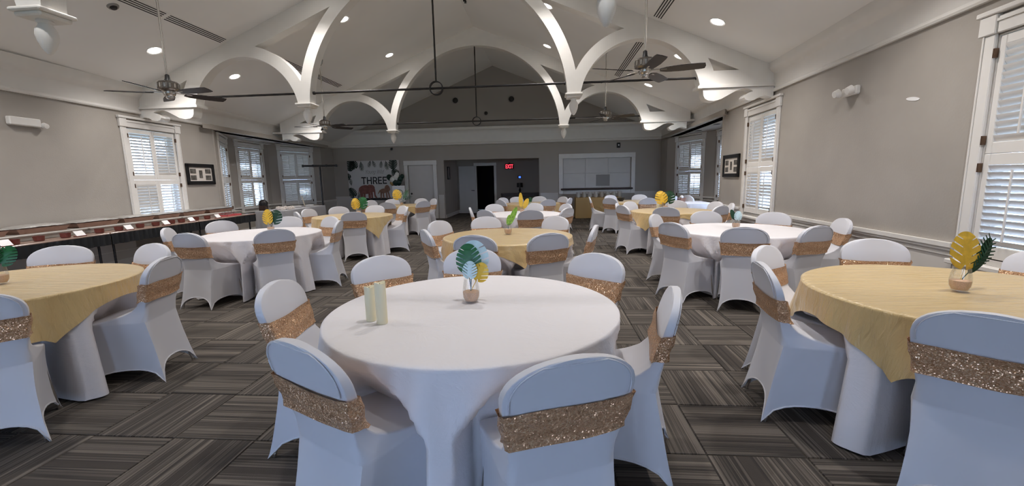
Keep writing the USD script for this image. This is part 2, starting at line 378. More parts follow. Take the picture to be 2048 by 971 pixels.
obj('door_leaf', bbx(DX0+.004, DX1-.004, YB+.05, YB+.10, .006, DZ-.004), 'wains', d, smooth=False)
obj('door_knob', moved(trimesh.creation.icosphere(2, .035), (DX0+.1, YB+.0, .96)), 'black', d)
obj('knob_stem', cyl((DX0+.1, YB, .96), (DX0+.1, YB+.06, .96), .012), 'black', d)
d = thing('door_2', kind='structure', cat='door', label='grey-white door leaf standing beside the dark doorway in the passage')
obj('door_frame', casing(-3.02, -2.26, 2.02, PE, .10, .025), 'trim', d, smooth=False)
obj('door_leaf', bbx(-3.78, -3.05, PE-.09, PE-.045, .01, 2.02), 'wains', d, smooth=False)
obj('door_handle', cat([cyl((-3.12, PE-.09, .98), (-3.12, PE-.14, .98), .012), cyl((-3.12, PE-.14, .98), (-3.24, PE-.14, .98), .012)]), 'black', d)

# serving hatch on the back wall
h = thing('window_7', kind='structure', cat='hatch', label='white framed serving hatch closed with pale panels on the back wall')
obj('hatch_frame', cat([bbx(.45, .60, YB-.04, YB, .84, 2.30), bbx(3.08, 3.22, YB-.04, YB, .84, 2.30), bbx(.45, 3.22, YB-.05, YB, 2.14, 2.31), bbx(.60, 3.08, YB-.03, YB, .84, .98)]), 'trim', h, smooth=False)
for k in range(3):
    x0 = .60 + k*2.48/3
    for z0, z1 in ((1.06, 1.58), (1.60, 2.13)):
        obj('hatch_panel', bbx(x0+.006, x0+2.48/3-.006, YB+.06, YB+.10, z0, z1), 'wains', h, smooth=False)
obj('hatch_back', bx(.6, 3.08, YB+.08, YB+.14, 1.05, 2.14), 'wains', h, smooth=False)
obj('paper_notice', bx(1.82, 2.32, YB+.052, YB+.058, 1.12, 1.53), 'greyprint', h, smooth=False, label='grey sheet on the hatch')
obj('hatch_ledge', bbx(.52, 3.13, YB-.16, YB+.05, .985, 1.05, .02), 'darkwood', h, smooth=False, label='dark brown wooden ledge')

# rear wall behind the camera, three big windows give the cool daylight
rw = thing('wall_rear', kind='structure', cat='wall', label='rear wall behind the viewer with three large windows')
REARW = [(-4.6, 1.2), (-1.9, 1.3), (.6, 1.2)]
polyr = sbox(-9, 0, 5, 6).difference(unary_union([sbox(x-w/2, .45, x+w/2, 2.75) for x, w in REARW]))
obj('plaster', xz(polyr, YF-.25, YF), 'wall', rw, smooth=False)
for k, (x, w) in enumerate(REARW):
    wn = thing(f'window_{10+k}', kind='structure', cat='window', label=f'clear rear window {k+1} behind the viewer')
    obj('window_frame', cat([bx(x-w/2-.08, x-w/2, YF, YF+.03, .4, 2.85), bx(x+w/2, x+w/2+.08, YF, YF+.03, .4, 2.85), bx(x-w/2-.1, x+w/2+.1, YF, YF+.04, 2.75, 2.88), bx(x-w/2-.1, x+w/2+.1, YF, YF+.06, .38, .45), bx(x-.02, x+.02, YF-.16, YF-.1, .45, 2.75)]), 'trim', wn, smooth=False)
    obj('pane', bx(x-w/2, x+w/2, YF-.14, YF-.132, .45, 2.75), 'pane', wn, smooth=False)
obj('ground', bx(-60, 60, -60, 80, -.5, -.3), 'grass', smooth=False, kind='structure', label='pale ground outside the windows', cat='ground')

# cornices
def cornice(name, pts, prof, label):
    """pts: list of (x, y, z0) along the wall; prof: (inward, dz)"""
    n = len(prof); V = []
    for i, (x, y, z, nx, ny) in enumerate(pts):
        V += [(x+nx*p, y+ny*p, z+q) for p, q in prof]
    m = trimesh.Trimesh(np.array(V), grid_faces(len(pts), n, wrap_u=True), process=False)
    m.fix_normals()
    return obj(name, m, 'trim', smooth=30, kind='structure', label=label, cat='cornice')
prof = [(-.05, 0), (.035, 0), (.045, .02), (.035, .045), (.02, .06), (.035, .27), (.055, .30), (.10, .33), (.125, .37), (.13, .43), (.13, .50), (-.05, .50)]
profb = [(-.05, 0), (.03, 0), (.10, .015), (.115, .05), (.10, .085), (.06, .10), (.05, .42), (.09, .50), (.15, .55), (.16, .63), (.02, .66), (-.05, .66)]
cornice('trim_1', [(XR(y), y, 2.79-.004*(y-4), -1, 0) for y in (YF, YB)], prof, 'deep white cornice along the right wall under the sloping ceiling')
cornice('trim_2', [(XL(y), y, 2.79-.004*(y-4), 1, 0) for y in (YF, YB)], prof, 'deep white cornice along the left wall under the sloping ceiling')
cornice('trim_3', [(x, YB, 2.73, 0, -1) for x in (-8.3, 4.2)], profb, 'deep white cornice across the back wall under the gable')

# ------------------------------------------------------------------ arched beams (three)
def beam_plate():
    S = 8.0
    W0, W1 = -5.70, 5.75
    top = Polygon([(W0, 2.86), (W1, 2.86), (W1, RIDGE+.03-SLOPE*W1), (0, RIDGE+.03), (W0, RIDGE+.03+SLOPE*W0)])
    C = Point(0, 2.72).buffer(2.30, 64); SR = Point(3.505, 2.70).buffer(1.0, 48); SL = affinity.scale(SR, -1, 1, origin=(0, 0))
    C = unary_union([C, sbox(-2.296, 2.0, 2.296, 2.86)]); 
    holes = [C]
    for s in (1, -1):
        c = Point(s*3.505, 2.70).buffer(1.0, 48)
        holes.append(unary_union([c, sbox(s*3.505-.987, 2.0, s*3.505+.987, 2.86)]))
        # spandrel opening between the two arch bands
        under = Polygon([(s*.3, 3.0), (s*3.6, 3.0), (s*3.6, RIDGE-.31-SLOPE*3.6), (s*.3, RIDGE-.31-SLOPE*.3)])
        sp = under.difference(Point(0, 2.72).buffer(2.49, 64)).difference(Point(s*3.505, 2.70).buffer(1.2, 48))
        sp = max(getattr(sp, 'geoms', [sp]), key=lambda g: g.area); holes.append(sp)
        u2 = Polygon([(s*4.3, 3.14), (s*5.3, 3.14), (s*5.3, RIDGE-.27-SLOPE*5.3), (s*4.3, RIDGE-.27-SLOPE*4.3)])
        if not u2.is_valid: u2 = u2.buffer(0)
        u2 = Polygon([(s*4.3, 3.14), (s*((RIDGE-.27-3.14)/SLOPE), 3.14), (s*4.3, RIDGE-.27-SLOPE*4.3)])
        t = u2.difference(Point(s*3.505, 2.70).buffer(1.265, 48)); t = max(getattr(t, 'geoms', [t]), key=lambda g: g.area); holes.append(t)
    return top.difference(unary_union(holes))
PLATE = beam_plate()
BRK = [(4.50, 2.87), (4.53, 2.86), (4.545, 2.75), (4.57, 2.70), (4.62, 2.672), (4.72, 2.66), (4.83, 2.685), (4.95, 2.75), (5.06, 2.81), (5.16, 2.838), (5.26, 2.835), (5.32, 2.81), (5.335, 2.79), (5.27, 2.775), (5.215, 2.74), (5.20, 2.70), (5.22, 2.665), (5.28, 2.645), (5.36, 2.655), (5.44, 2.70), (5.52, 2.72), (5.60, 2.70), (5.66, 2.68), (5.66, 2.87)]
TH = .20
def beam(yb, label):
    t = thing('arched_beam', (XC, yb, .09 if yb < 4 else 0), kind='structure', cat='beam', label=label)
    def trimmed(p):   # to the walls (leave the part that dies in the wall)
        return p.intersection(sbox(XL(yb)-XC-.1, 0, XR(yb)-XC+.1, 9))
    obj('arch_plate', xz(trimmed(PLATE), 0, TH), 'plate', t, smooth=25)
    for s in (-1, 1):
        x = s*2.405
        obj('capital', cat([bbx(x-.15, x+.15, -.055, TH+.055, 2.835, 2.87, .012), bbx(x-.125, x+.125, -.03, TH+.03, 2.80, 2.84, .012)]), 'plate', t)
        fp = [(0, 2.80), (.055, 2.80), (.06, 2.785), (.045, 2.77), (.05, 2.755), (.072, 2.72), (.078, 2.68), (.07, 2.63), (.048, 2.57), (.02, 2.525), (0, 2.515)]
        obj('finial', moved(lathe(fp), (x, TH/2, 0)), 'plate', t)
        wx = (XR(yb) if s > 0 else XL(yb))-XC
        sh = sbox(min(s*4.44, wx), 2.865, max(s*4.44, wx), 2.90)
        obj('shelf', cat([xz(sh, -.03, TH+.03), xz(sbox(min(s*4.46, wx), 2.90, max(s*4.46, wx), 2.915), -.015, TH+.015)]), 'plate', t)
        b = Polygon([(s*a, c) for a, c in BRK])
        obj('scroll_bracket', xz(b.intersection(sbox(XL(yb)-XC-.1, 0, XR(yb)-XC+.1, 9)), .0, TH), 'plate', t, smooth=30)
    zr = 3.055
    for a, c in ((-4.47, -2.46), (-2.27, 2.27), (2.46, 4.47)):
        obj('tie_rod', cat([cyl((a, TH/2, zr), (c, TH/2, zr), .019), cyl((a-.0, TH/2, zr), (a+.03, TH/2, zr), .03), cyl((c-.03, TH/2, zr), (c, TH/2, zr), .03)]), 'iron', t, label='dark iron tie rod')
    ring = lathe([(.105, -.03), (.122, -.03), (.122, .03), (.105, .03), (.105, -.03)], 40)
    ring.apply_transform(trimesh.transformations.rotation_matrix(PI/2, (1, 0, 0))); ring.apply_translation((0, TH/2, zr))
    obj('tie_ring', ring, 'iron', t, smooth=40, label='dark iron ring round the tie rod')
    obj('hanger_rod', cyl((0, TH/2, zr+.115), (0, TH/2, 5.03), .016), 'iron', t, label='dark iron hanger rod')
    return t
beam(3.5, 'white triple-arched beam overhead, only its hanging finials in the picture')
beam(7.6, 'nearer white triple-arched beam with hanging finials and a dark tie rod')
beam(12.0, 'farther white triple-arched beam in front of the grey gable')

# ------------------------------------------------------------------ windows with plantation shutters
def louver(w, tilt, pitch=.054):
    a = math.radians(tilt); d = .032; t = .0045
    p = np.array([(-d, 0), (-d*.5, t), (d*.5, t), (d, 0), (d*.5, -t), (-d*.5, -t)])
    c, s = math.cos(a), math.sin(a); q = np.stack([p[:, 0]*c-p[:, 1]*s, p[:, 0]*s+p[:, 1]*c], 1)   # (y, z)
    V = [(-w/2, y, z) for y, z in q] + [(w/2, y, z) for y, z in q]
    f = [(i, (i+1) % 6, 6+(i+1) % 6) for i in range(6)] + [(i, 6+(i+1) % 6, 6+i) for i in range(6)] + [(0, i+1, i) for i in range(1, 5)] + [(6, 6+i, 7+i) for i in range(1, 5)]
    m = trimesh.Trimesh(np.array(V), np.array(f), process=False); m.fix_normals(); return m
WN = [0]
def shutter_window(loc, rz, label, tilts, detail=True):
    """local x along the wall, +y into the room. tilts: (upper-left, upper-right, lower-left, lower-right) seen from the room; a list gives every louver its own"""
    WN[0] += 1
    w = thing(f'window_{WN[0]}' if WN[0] < 7 else f'window_{WN[0]+10}', loc, rz, kind='structure', cat='window', label=label)
    obj('casing', cat([bbx(-.67, -.555, 0, .028, .66, 2.51), bbx(.555, .67, 0, .028, .66, 2.51), bbx(-.655, -.64, .028, .036, .66, 2.51), bbx(.64, .655, .028, .036, .66, 2.51)]), 'trim', w, smooth=False)
    obj('crosshead', cat([bbx(-.69, -.545, 0, .045, 2.51, 2.66), bbx(.545, .69, 0, .045, 2.51, 2.66), bbx(-.545, .545, 0, .03, 2.51, 2.64), bbx(-.71, .71, 0, .06, 2.66, 2.70), bx(-.545, .545, 0, .04, 2.60, 2.62)]), 'trim', w, smooth=False)
    obj('sill', cat([bbx(-.70, .70, 0, .07, .63, .67), bbx(-.67, .67, 0, .025, .55, .63)]), 'trim', w, smooth=False)
    obj('jamb', cat([bx(-.56, -.545, -.2, 0, .67, 2.5), bx(.545, .56, -.2, 0, .67, 2.5), bx(-.56, .56, -.2, 0, 2.49, 2.51), bx(-.56, .56, -.2, 0, .67, .72)]), 'trim', w, smooth=False)
    obj('pane', bx(-.545, .545, -.15, -.144, .72, 2.49), 'pane', w, smooth=False)
    obj('sash_bar', cat([bx(-.545, .545, -.155, -.12, 1.58, 1.63), bx(-.545, -.50, -.155, -.12, .72, 2.49), bx(.50, .545, -.155, -.12, .72, 2.49)]), 'trim', w, smooth=False)
    k = 0
    for z0, z1 in ((1.571, 2.485), (.725, 1.569)):
        for x0, x1 in ((.002, .54), (-.54, -.002)):
            tl = tilts[k]; k += 1
            p = part('shutter', w)
            bot = .09 if z0 > 1 else .10; topr = .07 if z0 > 1 else .09
            obj('shutter_frame', cat([bbx(x0, x0+.05, -.03, .0, z0, z1, .004), bbx(x1-.05, x1, -.03, 0, z0, z1, .004), bbx(x0+.05, x1-.05, -.028, -.002, z1-topr, z1, .004), bbx(x0+.05, x1-.05, -.028, -.002, z0, z0+bot, .004)]), 'trim', p, smooth=False)
            za, zb_ = z0+bot, z1-topr; n = max(1, round((zb_-za)/.054)); pt = (zb_-za)/n
            if detail:
                for i in range(n):
                    tt = tl[min(len(tl)-1, int(i*len(tl)/n))] if isinstance(tl, (list, tuple)) else tl
                    obj('louver', moved(louver(x1-x0-.104, tt+rng.uniform(-2, 2)), ((x0+x1)/2, -.015, za+pt*(i+.5))), 'trim', p, smooth=30)
            else:
                obj('louver', cat([moved(louver(x1-x0-.104, tl), ((x0+x1)/2, -.015, za+pt*(i+.5))) for i in range(n)]), 'trim', p, smooth=30)
            obj('tilt_rod', bx((x0+x1)/2-.006, (x0+x1)/2+.006, .018, .028, za+.05, zb_-.04), 'trim', p, smooth=False)
    for sx in (-1, 1):
        for z in (2.36, 1.68, 1.46, .84):
            obj('hinge', bx(sx*.548-.007, sx*.548+.007, .0, .031, z-.036, z+.036), 'hinge', w, smooth=False)
    return w
# tilt sign: inner edge (+y) up is positive -> a viewer at eye height sees gaps when |tilt| is small
OPEN, HALF, SHUT = 24, 44, 70
def rwin(y): return ((XR(y), y, 0), 90+RR)
def lwin(y): return ((XL(y), y, 0), -90+RL)
# local +y must face the room: right wall rz = 90 -> +y is -x ; left wall rz = -90 -> +y is +x
shutter_window(*rwin(3.33), 'large white shuttered window at the right edge beside the gold table', (60, 60, 52, 52))
shutter_window(*rwin(8.02), 'white shuttered window between the right framed photographs and the bare wall', (62, (60, 30, 34, 28), 66, (36, 55, 32)))
shutter_window(*lwin(7.80), 'white shuttered window behind the buffet counter on the left wall', (OPEN, (66, 60, 40, 22), (50, 68, 68), 28))
for side, k, c, rz in BAYWIN:
    nm = 'right' if side == 'R' else 'left'
    if side == 'R' and k == 0: continue
    tl = {('L', 0): (26, 26, 60, 50), ('L', 1): ((66, 40, 66, 66), (32, 32, 66, 62), (44, 68, 50), (18, 16, 18)), ('L', 2): (72, 72, 72, (66, 50, 68)),
          ('R', 1): ((60, 24, 24, 70), (60, 24, 24, 70), 40, 30), ('R', 2): (70, (28, 28, 60, 70), 66, (60, 30, 26))}[(side, k)]
    lab = {('L', 0): 'narrowest-looking shuttered window on the near slanted side of the left bay', ('L', 1): 'shuttered window with one bright lower panel in the left bay',
           ('L', 2): 'mostly closed shuttered window behind the black T-shaped stand in the left bay', ('R', 1): 'sliver of shuttered window half hidden by the corner of the right bay', ('R', 2): 'shuttered window on the far slanted side of the right bay'}[(side, k)]
    shutter_window((c[0], c[1], 0), rz, lab, tl)
for args in (rwin(-1.2), lwin(2.9), lwin(-1.6)):
    shutter_window(*args, f'shuttered window outside the picture near the viewer, {WN[0]}', (40, 40, 40, 40), detail=False)

# ------------------------------------------------------------------ ceiling fittings
def on_slope(x): return math.degrees(math.atan(SLOPE))*(1 if x > XC else -1)
BEAMS = []
COL = {-6.42: 'outer left row', -4.0: 'inner left row', .04: 'inner right row', 2.53: 'outer right row'}
for x in COL:
    for i, y in enumerate((2.4, 4.35, 6.9, 8.72, 11.22)):
        t = thing('ceiling_light', (x, y, zc(x)), 0, on_slope(x), label=f"lit round recessed ceiling light, {COL[x]}, {['almost overhead','just before the nearest fans','just before the nearer arched beam','just past the nearer arched beam','just before the farther arched beam'][i]}", cat='ceiling light', group='lit recessed ceiling lights')
        obj('trim_ring', lathe([(.088, -.004), (.112, -.010), (.118, 0), (.088, .0)], 28), 'white', t)
        obj('lens', lathe([(.088, -.006), (.05, -.012), (0, -.014)], 28), 'lens', t)
        sp = UsdLux.SphereLight.Define(stage, f"/World/lamp_beam_{len(BEAMS):03d}"); BEAMS.append(sp)
        sp.AddTranslateOp().Set(Gf.Vec3d(x, y, zc(x)-.10)); sp.CreateRadiusAttr(.06); sp.CreateIntensityAttr(LAMP); sp.CreateColorAttr(Gf.Vec3f(1.0, .965, .955))
        sh = UsdLux.ShapingAPI.Apply(sp.GetPrim()); sh.CreateShapingConeAngleAttr(66.0); sh.CreateShapingConeSoftnessAttr(1.0)
DIFF = [(1.80, 4.9, 7.5, 'right ceiling slope before the nearer arched beam'), (1.80, 8.7, 11.5, 'right ceiling slope between the arched beams'),
        (-5.68, 4.4, 6.35, 'left ceiling slope, longer nearer run'), (-5.68, 6.38, 7.55, 'left ceiling slope, run ending at the nearer arched beam'), (-5.55, 8.9, 11.6, 'left ceiling slope between the arched beams')]
for x, y0, y1, lb in DIFF:
    t = thing('slot_diffuser', (x, (y0+y1)/2, zc(x)), 0, on_slope(x), label=f'long slotted air diffuser on the {lb}', cat='air vent')
    L = (y1-y0)/2
    obj('frame', bx(-.085, .085, -L, L, -.004, .01), 'ceil', t, smooth=False)
    for k in range(4):
        u = -.057+.038*k
        obj('slot', bx(u-.009, u+.009, -L+.02, L-.02, -.0055, .0), 'black', t, smooth=False)
def fan(loc, off, label):
    t = thing('ceiling_fan', loc, off, label=label, cat='ceiling fan')
    zt = zc(loc[0])-loc[2]
    obj('down_rod', cyl((0, 0, .16), (0, 0, zt-.03), .013), 'chrome', t)
    obj('canopy', lathe([(0, zt-.10), (.03, zt-.10), (.06, zt-.05), (.075, zt+.03)]), 'chrome', t)
    obj('rod_collar', lathe([(.014, .22), (.024, .21), (.03, .16), (.045, .135)]), 'black', t)
    obj('motor_housing', lathe([(0, .14), (.05, .138), (.10, .125), (.118, .105), (.12, .03), (.105, .012), (.07, .005), (.0, .005)], 32), 'gunmetal', t)
    obj('vent_band', cat([moved(bx(.113, .1235, -.010, .010, .045, .095), (0, 0, 0)).apply_transform(trimesh.transformations.rotation_matrix(k*2*PI/14, (0, 0, 1))) for k in range(14)]), 'chrome', t, smooth=False)
    obj('switch_cup', lathe([(.07, .006), (.072, -.02), (.06, -.045), (.045, -.055), (.045, -.075), (.03, -.088), (0, -.092)], 28), 'chrome', t)
    outline = Polygon([(.17, -.030), (.24, -.058), (.40, -.070), (.60, -.066), (.655, -.058), (.665, .0), (.655, .058), (.60, .066), (.40, .070), (.24, .058), (.17, .030)])
    for k in range(5):
        R_ = trimesh.transformations.rotation_matrix(k*2*PI/5, (0, 0, 1))
        b = extr(outline, .007); b.apply_translation((0, 0, -.02)); b.apply_transform(trimesh.transformations.rotation_matrix(math.radians(-14), (1, 0, 0))); b.apply_transform(R_)
        p = part('blade', t)
        obj('blade_board', b, 'blade', p, smooth=25)
        ir = cat([bbx(.06, .2, -.014, .014, -.012, .0, .003), bbx(.18, .25, -.03, .03, -.018, -.008, .003)]); ir.apply_transform(R_)
        obj('blade_iron', ir, 'chrome', p, smooth=False)
    return t
fan((1.17, 5.4, 2.69), 57, 'dark five-bladed ceiling fan on a long rod, large one before the right arch')
fan((-4.90, 5.4, 2.66), 62, 'dark five-bladed ceiling fan on a long rod, large one at upper left')
fan((1.30, 9.8, 2.75), 40, 'smaller far ceiling fan hanging inside the farther right arch')
fan((-5.13, 9.8, 2.75), 50, 'smaller far ceiling fan beside the left bay')
# unlit eyeball lights on the gable
for x, z, r, lb in ((-5.38, 4.35, .13, 'left large'), (-3.34, 4.34, .13, 'middle large'), (-1.27, 4.32, .13, 'right large'), (-6.6, 3.81, .085, 'small far left'), (-2.21, 3.85, .085, 'small centre'), (2.29, 3.85, .085, 'small far right')):
    t = thing('gable_light', (x, YB, z), label=f'{lb} unlit black round light on the grey gable wall', cat='wall light')
    m = lathe([(r*.75, 0), (r, 0), (r, .012), (r*.75, .02), (r*.7, .004)], 24); m.apply_transform(trimesh.transformations.rotation_matrix(PI/2, (1, 0, 0))); obj('trim_ring', m, 'greyprint', t)
    m = trimesh.creation.icosphere(2, r*.78); m.vertices[:, 1] *= .55; m.apply_translation((r*.1, -.005, 0)); obj('eyeball', m, 'black', t)
t = thing('smoke_detector', (-5.87, 5.75, zc(-5.87)), 0, on_slope(-5.87), label='small grey smoke detector on the left ceiling slope', cat='smoke detector')
obj('base', lathe([(0, -.02), (.06, -.02), (.07, 0)]), 'greyprint', t); obj('sensor', lathe([(0, -.045), (.03, -.042), (.045, -.02)]), 'iron', t)
t = thing('sprinkler', (-1.80, 10.2, zc(-1.80)), label='tiny dark sprinkler head near the ceiling ridge', cat='sprinkler')
obj('plate', lathe([(0, -.012), (.05, -.01), (.055, .02)]), 'iron', t); obj('nozzle', lathe([(0, -.05), (.03, -.048), (.03, -.042), (.01, -.04), (.012, -.01)]), 'iron', t)
t = thing('alarm_strobe', (2.61, YB, 2.57), label='small black alarm strobe on the back wall above the hatch', cat='alarm')
obj('housing', bbx(-.06, .06, -.05, 0, -.09, .09, .01), 'black', t); obj('strobe_lens', bbx(-.025, .025, -.07, -.045, -.02, .03, .008), 'white', t)
t = thing('wall_camera', (-5.84, YB, 2.66), label='tiny black camera dome above the jungle banner', cat='camera')
obj('mount', bbx(-.03, .03, -.03, 0, -.01, .04), 'black', t); obj('dome', moved(trimesh.creation.icosphere(2, .045), (0, -.05, -.01)), 'black', t)

# emergency lights and scuff
t = thing('emergency_light', (XR(5.62), 5.62, 2.40), 90+RR, label='white two-headed emergency light on the right wall', cat='emergency light')
obj('housing', bbx(-.14, .14, 0, .055, -.05, .05, .012), 'trim', t)
for sx in (-1, 1):
    m = lathe([(0, -.06), (.04, -.055), (.055, 0), (.048, .004), (0, .0)], 20); m.apply_transform(trimesh.transformations.rotation_matrix(math.radians(75), (1, 0, 0))); m.apply_translation((sx*.12, .09, .0)); obj('lamp_head', m, 'trim', t)
t = thing('emergency_light', (XL(5.62), 5.62, 2.39), -90+RL, label='long white emergency light on the left wall above the buffet', cat='emergency light')
obj('housing', bbx(-.2, .2, 0, .07, -.06, .055, .012), 'trim', t)
m = lathe([(0, -.05), (.035, -.045), (.045, 0), (0, 0)], 20); m.apply_transform(trimesh.transformations.rotation_matrix(math.radians(80), (1, 0, 0))); m.apply_translation((-.24, .05, -.03)); obj('lamp_head', m, 'trim', t)
m = extr(affinity.rotate(affinity.scale(Point(0, 0).buffer(1, 12), .085, .018), 10), .004); m.vertices = np.stack([m.vertices[:, 0], m.vertices[:, 2], m.vertices[:, 1]], 1)
t = thing('filler_patch', (XR(4.69), 4.69, 2.15), 90+RR, label='small smear of white filler on the right wall', cat='patch', kind='structure'); obj('smear', m, 'white', t)

# framed photo collages
def collage(loc, rz, w, h, label):
    t = thing('picture_frame', loc, rz, label=label, cat='picture')
    fw = .075
    obj('frame', cat([bbx(-w/2, w/2, 0, .035, h/2-fw, h/2), bbx(-w/2, w/2, 0, .035, -h/2, -h/2+fw), bbx(-w/2, -w/2+fw, 0, .035, -h/2, h/2), bbx(w/2-fw, w/2, 0, .035, -h/2, h/2)]), 'black', t, smooth=False)
    obj('mat_board', bx(-w/2+.05, w/2-.05, .004, .014, -h/2+.05, h/2-.05), 'mat_board', t, smooth=False)
    for u, v_, pw, ph in ((-.23, .065, .17, .10), (-.23, -.075, .17, .10), (0, 0, .10, .17), (.23, .065, .17, .10), (.23, -.075, .17, .10)):
        u *= w/.86; obj('photo', bx(u-pw/2, u+pw/2, .014, .017, v_-ph/2, v_+ph/2), 'photo', t, smooth=False)
    return t
collage((XL(8.95), 8.95, 1.69), -90+RL, .84, .45, 'black framed collage of five old photographs on the left wall')
collage((XR(9.30), 9.30, 1.62), 90+RR, .86, .46, 'black framed collage of five old photographs on the right wall')
t = thing('picture_frame', (PX0, 16.75, 1.72), -90, label='small black framed picture on the passage wall', cat='picture')
obj('frame', cat([bbx(-.2, .2, 0, .03, .2, .25), bbx(-.2, .2, 0, .03, -.25, -.2), bbx(-.2, -.15, 0, .03, -.25, .25), bbx(.15, .2, 0, .03, -.25, .25)]), 'black', t, smooth=False); obj('print', bx(-.16, .16, .003, .01, -.21, .21), 'greyprint', t, smooth=False)

# exit sign, console, lamp in the passage
t = thing('exit_sign', (-1.58, PE-.10, 1.97), label='glowing red EXIT sign in the passage', cat='sign')
obj('housing', bbx(-.19, .19, 0, .06, -.11, .11, .01), 'exitface', t, smooth=False)
m = meshkit.text_mesh("EXIT", .15, .006, True); m.apply_translation((-m.bounds[:, 0].mean(), -m.bounds[:, 1].mean(), 0)); m.apply_transform(trimesh.transformations.rotation_matrix(PI/2, (1, 0, 0))); m.apply_scale((1, 1, 1)); m.vertices[:, 0] *= .32/np.ptp(m.vertices[:, 0])
obj('letters', moved(m, (0, -.001, 0)), 'exitred', t, smooth=False); obj('mount', bx(-.03, .03, .03, .10, .09, .16), 'exitface', t, smooth=False)
t = thing('console_table', (-1.12, 18.0, 0), label='dark wooden console table against the passage end wall', cat='table')
obj('top', bbx(-.80, .80, -.22, .22, .80, .85), 'darkwood', t, smooth=False)
for sx in (-1, 1):
    for sy in (-1, 1): obj('leg', bbx(sx*.75-.035, sx*.75+.035, sy*.17-.035, sy*.17+.035, 0, .80), 'darkwood', t, smooth=False)
obj('apron', bbx(-.73, .73, -.16, .16, .70, .80), 'darkwood', t, smooth=False)
t = thing('table_lamp', (-1.13, 18.0, .85), label='table lamp with a dark drum shade on the passage console', cat='lamp')
obj('base', lathe([(0, 0), (.08, 0), (.08, .015), (.03, .03), (.025, .06), (.05, .12), (.02, .2), (.015, .24), (0, .24)]), 'iron', t); obj('shade', lathe([(.13, .24), (.12, .42), (.118, .42), (.127, .24)]), 'black', t)
t = thing('wall_panel', (-1.15, PE, 1.51), label='small glowing blue panel on the passage wall above the lamp', cat='panel')
obj('housing', bbx(-.08, .08, -.03, 0, -.06, .06, .008), 'black', t); obj('screen', bx(-.045, .045, -.034, -.029, -.04, .04), 'bluespot', t, smooth=False)

# jungle banner, sign, balloons
def monstera(L=1.0, W=.85, n=5, seed=0):
    r = random.Random(seed); th = np.linspace(0, 2*PI, 60)
    p = Polygon([(W/2*math.sin(a)*(1+.12*math.cos(a)), L*(.5-.5*math.cos(a)) if True else 0) for a in th]).buffer(0)
    p = p.union(Polygon([(-.02*L, -.0), (.02*L, 0), (.02*L, .3*L), (-.02*L, .3*L)]))
    for k in range(n):
        y = L*(.16+.62*k/(n-1))
        for s in (-1, 1):
            x1 = s*W*.62; x0 = s*W*.14
            p = p.difference(Polygon([(x0, y), (x1, y+.22*L-.02*L), (x1, y+.22*L+.05*L), (x0, y+.025*L)]))
    p = p.difference(Polygon([(-.10*W, -.05*L), (.10*W, -.05*L), (.02*W, .14*L), (-.02*W, .14*L)]))
    return max(getattr(p, 'geoms', [p]), key=lambda g: g.area)
def fern(L=1.0, W=.5, n=9):
    ps = [Polygon([(-.012*L, 0), (.012*L, 0), (0, L)])]
    for k in range(n):
        y = L*(.12+.8*k/n); w = W/2*math.sin(PI*(.18+.75*k/n))
        for s in (-1, 1): ps.append(Polygon([(0, y), (s*w, y+.18*L), (s*w*.95, y+.20*L), (0, y+.06*L)]))
    return unary_union(ps)
def oval(L=1.0, W=.4): return affinity.translate(affinity.scale(Point(0, 0).buffer(1, 16), W/2, L/2), 0, L/2)
def flat_on(poly, y, th=.003):  # banner print, poly in (x,z)
    return xz(poly, y-th, y)
bn = thing('jungle_banner', (-6.60, YB-.055, 1.49), label='white birthday banner with jungle leaves, an elephant, a lion and the word THREE', cat='banner')
BW, BH = 2.04, 1.50
obj('fabric', bx(-BW/2, BW/2, -.006, .01, -BH/2, BH/2), 'banner', bn, smooth=False)
clip = sbox(-BW/2, -BH/2, BW/2, BH/2)
def place(p, x, z, rot=0, s=1): return affinity.translate(affinity.rotate(affinity.scale(p, s, s, origin=(0, 0)), rot, origin=(0, 0)), x, z).intersection(clip)
for p, x, z, r_, s in ((monstera(seed=1), -.86, .78, 170, .42), (monstera(seed=2), -.70, .45, 20, .38), (fern(), -.48, .76, 185, .40), (fern(), -.08, .78, 160, .30), (fern(), -.02, .78, 200, .30), (fern(), .34, .76, 172, .30), (fern(), .50, .76, 190, .38), (monstera(seed=3), .80, .80, 175, .40), (monstera(seed=4), -.92, .10, 60, .30), (monstera(seed=5), .98, .12, 40, .36), (fern(), -.90, -.20, 10, .3), (monstera(seed=6), -.80, -.62, 30, .40), (fern(), -.72, -.70, -35, .36)):
    q = place(p, x, z, r_, s)
    if q.area > 0: obj('leaf_print', flat_on(q, -.006), 'jungle', bn, smooth=False)
m = meshkit.text_mesh("THREE", .26, .004, True); m.apply_transform(trimesh.transformations.rotation_matrix(PI/2, (1, 0, 0))); m.vertices[:, 0] -= m.vertices[:, 0].min(); m.vertices[:, 0] *= 1.0/np.ptp(m.vertices[:, 0]); m.apply_translation((-.50, -.006, -.13)); obj('lettering', m, 'black', bn, smooth=False)
m = meshkit.text_mesh("Young Wild", .14, .004); m.apply_transform(trimesh.transformations.rotation_matrix(PI/2, (1, 0, 0))); m.vertices[:, 0] -= m.vertices[:, 0].min(); m.vertices[:, 0] *= .72/np.ptp(m.vertices[:, 0]); m.vertices[:, 0] += .35*m.vertices[:, 2]; m.apply_translation((-.34, -.006, .26)); obj('lettering', m, 'greyprint', bn, smooth=False)
def blob(*es): return unary_union([affinity.rotate(affinity.translate(affinity.scale(Point(0, 0).buffer(1, 14), a, b), x, y), r, origin=(x, y)) for x, y, a, b, r in es])
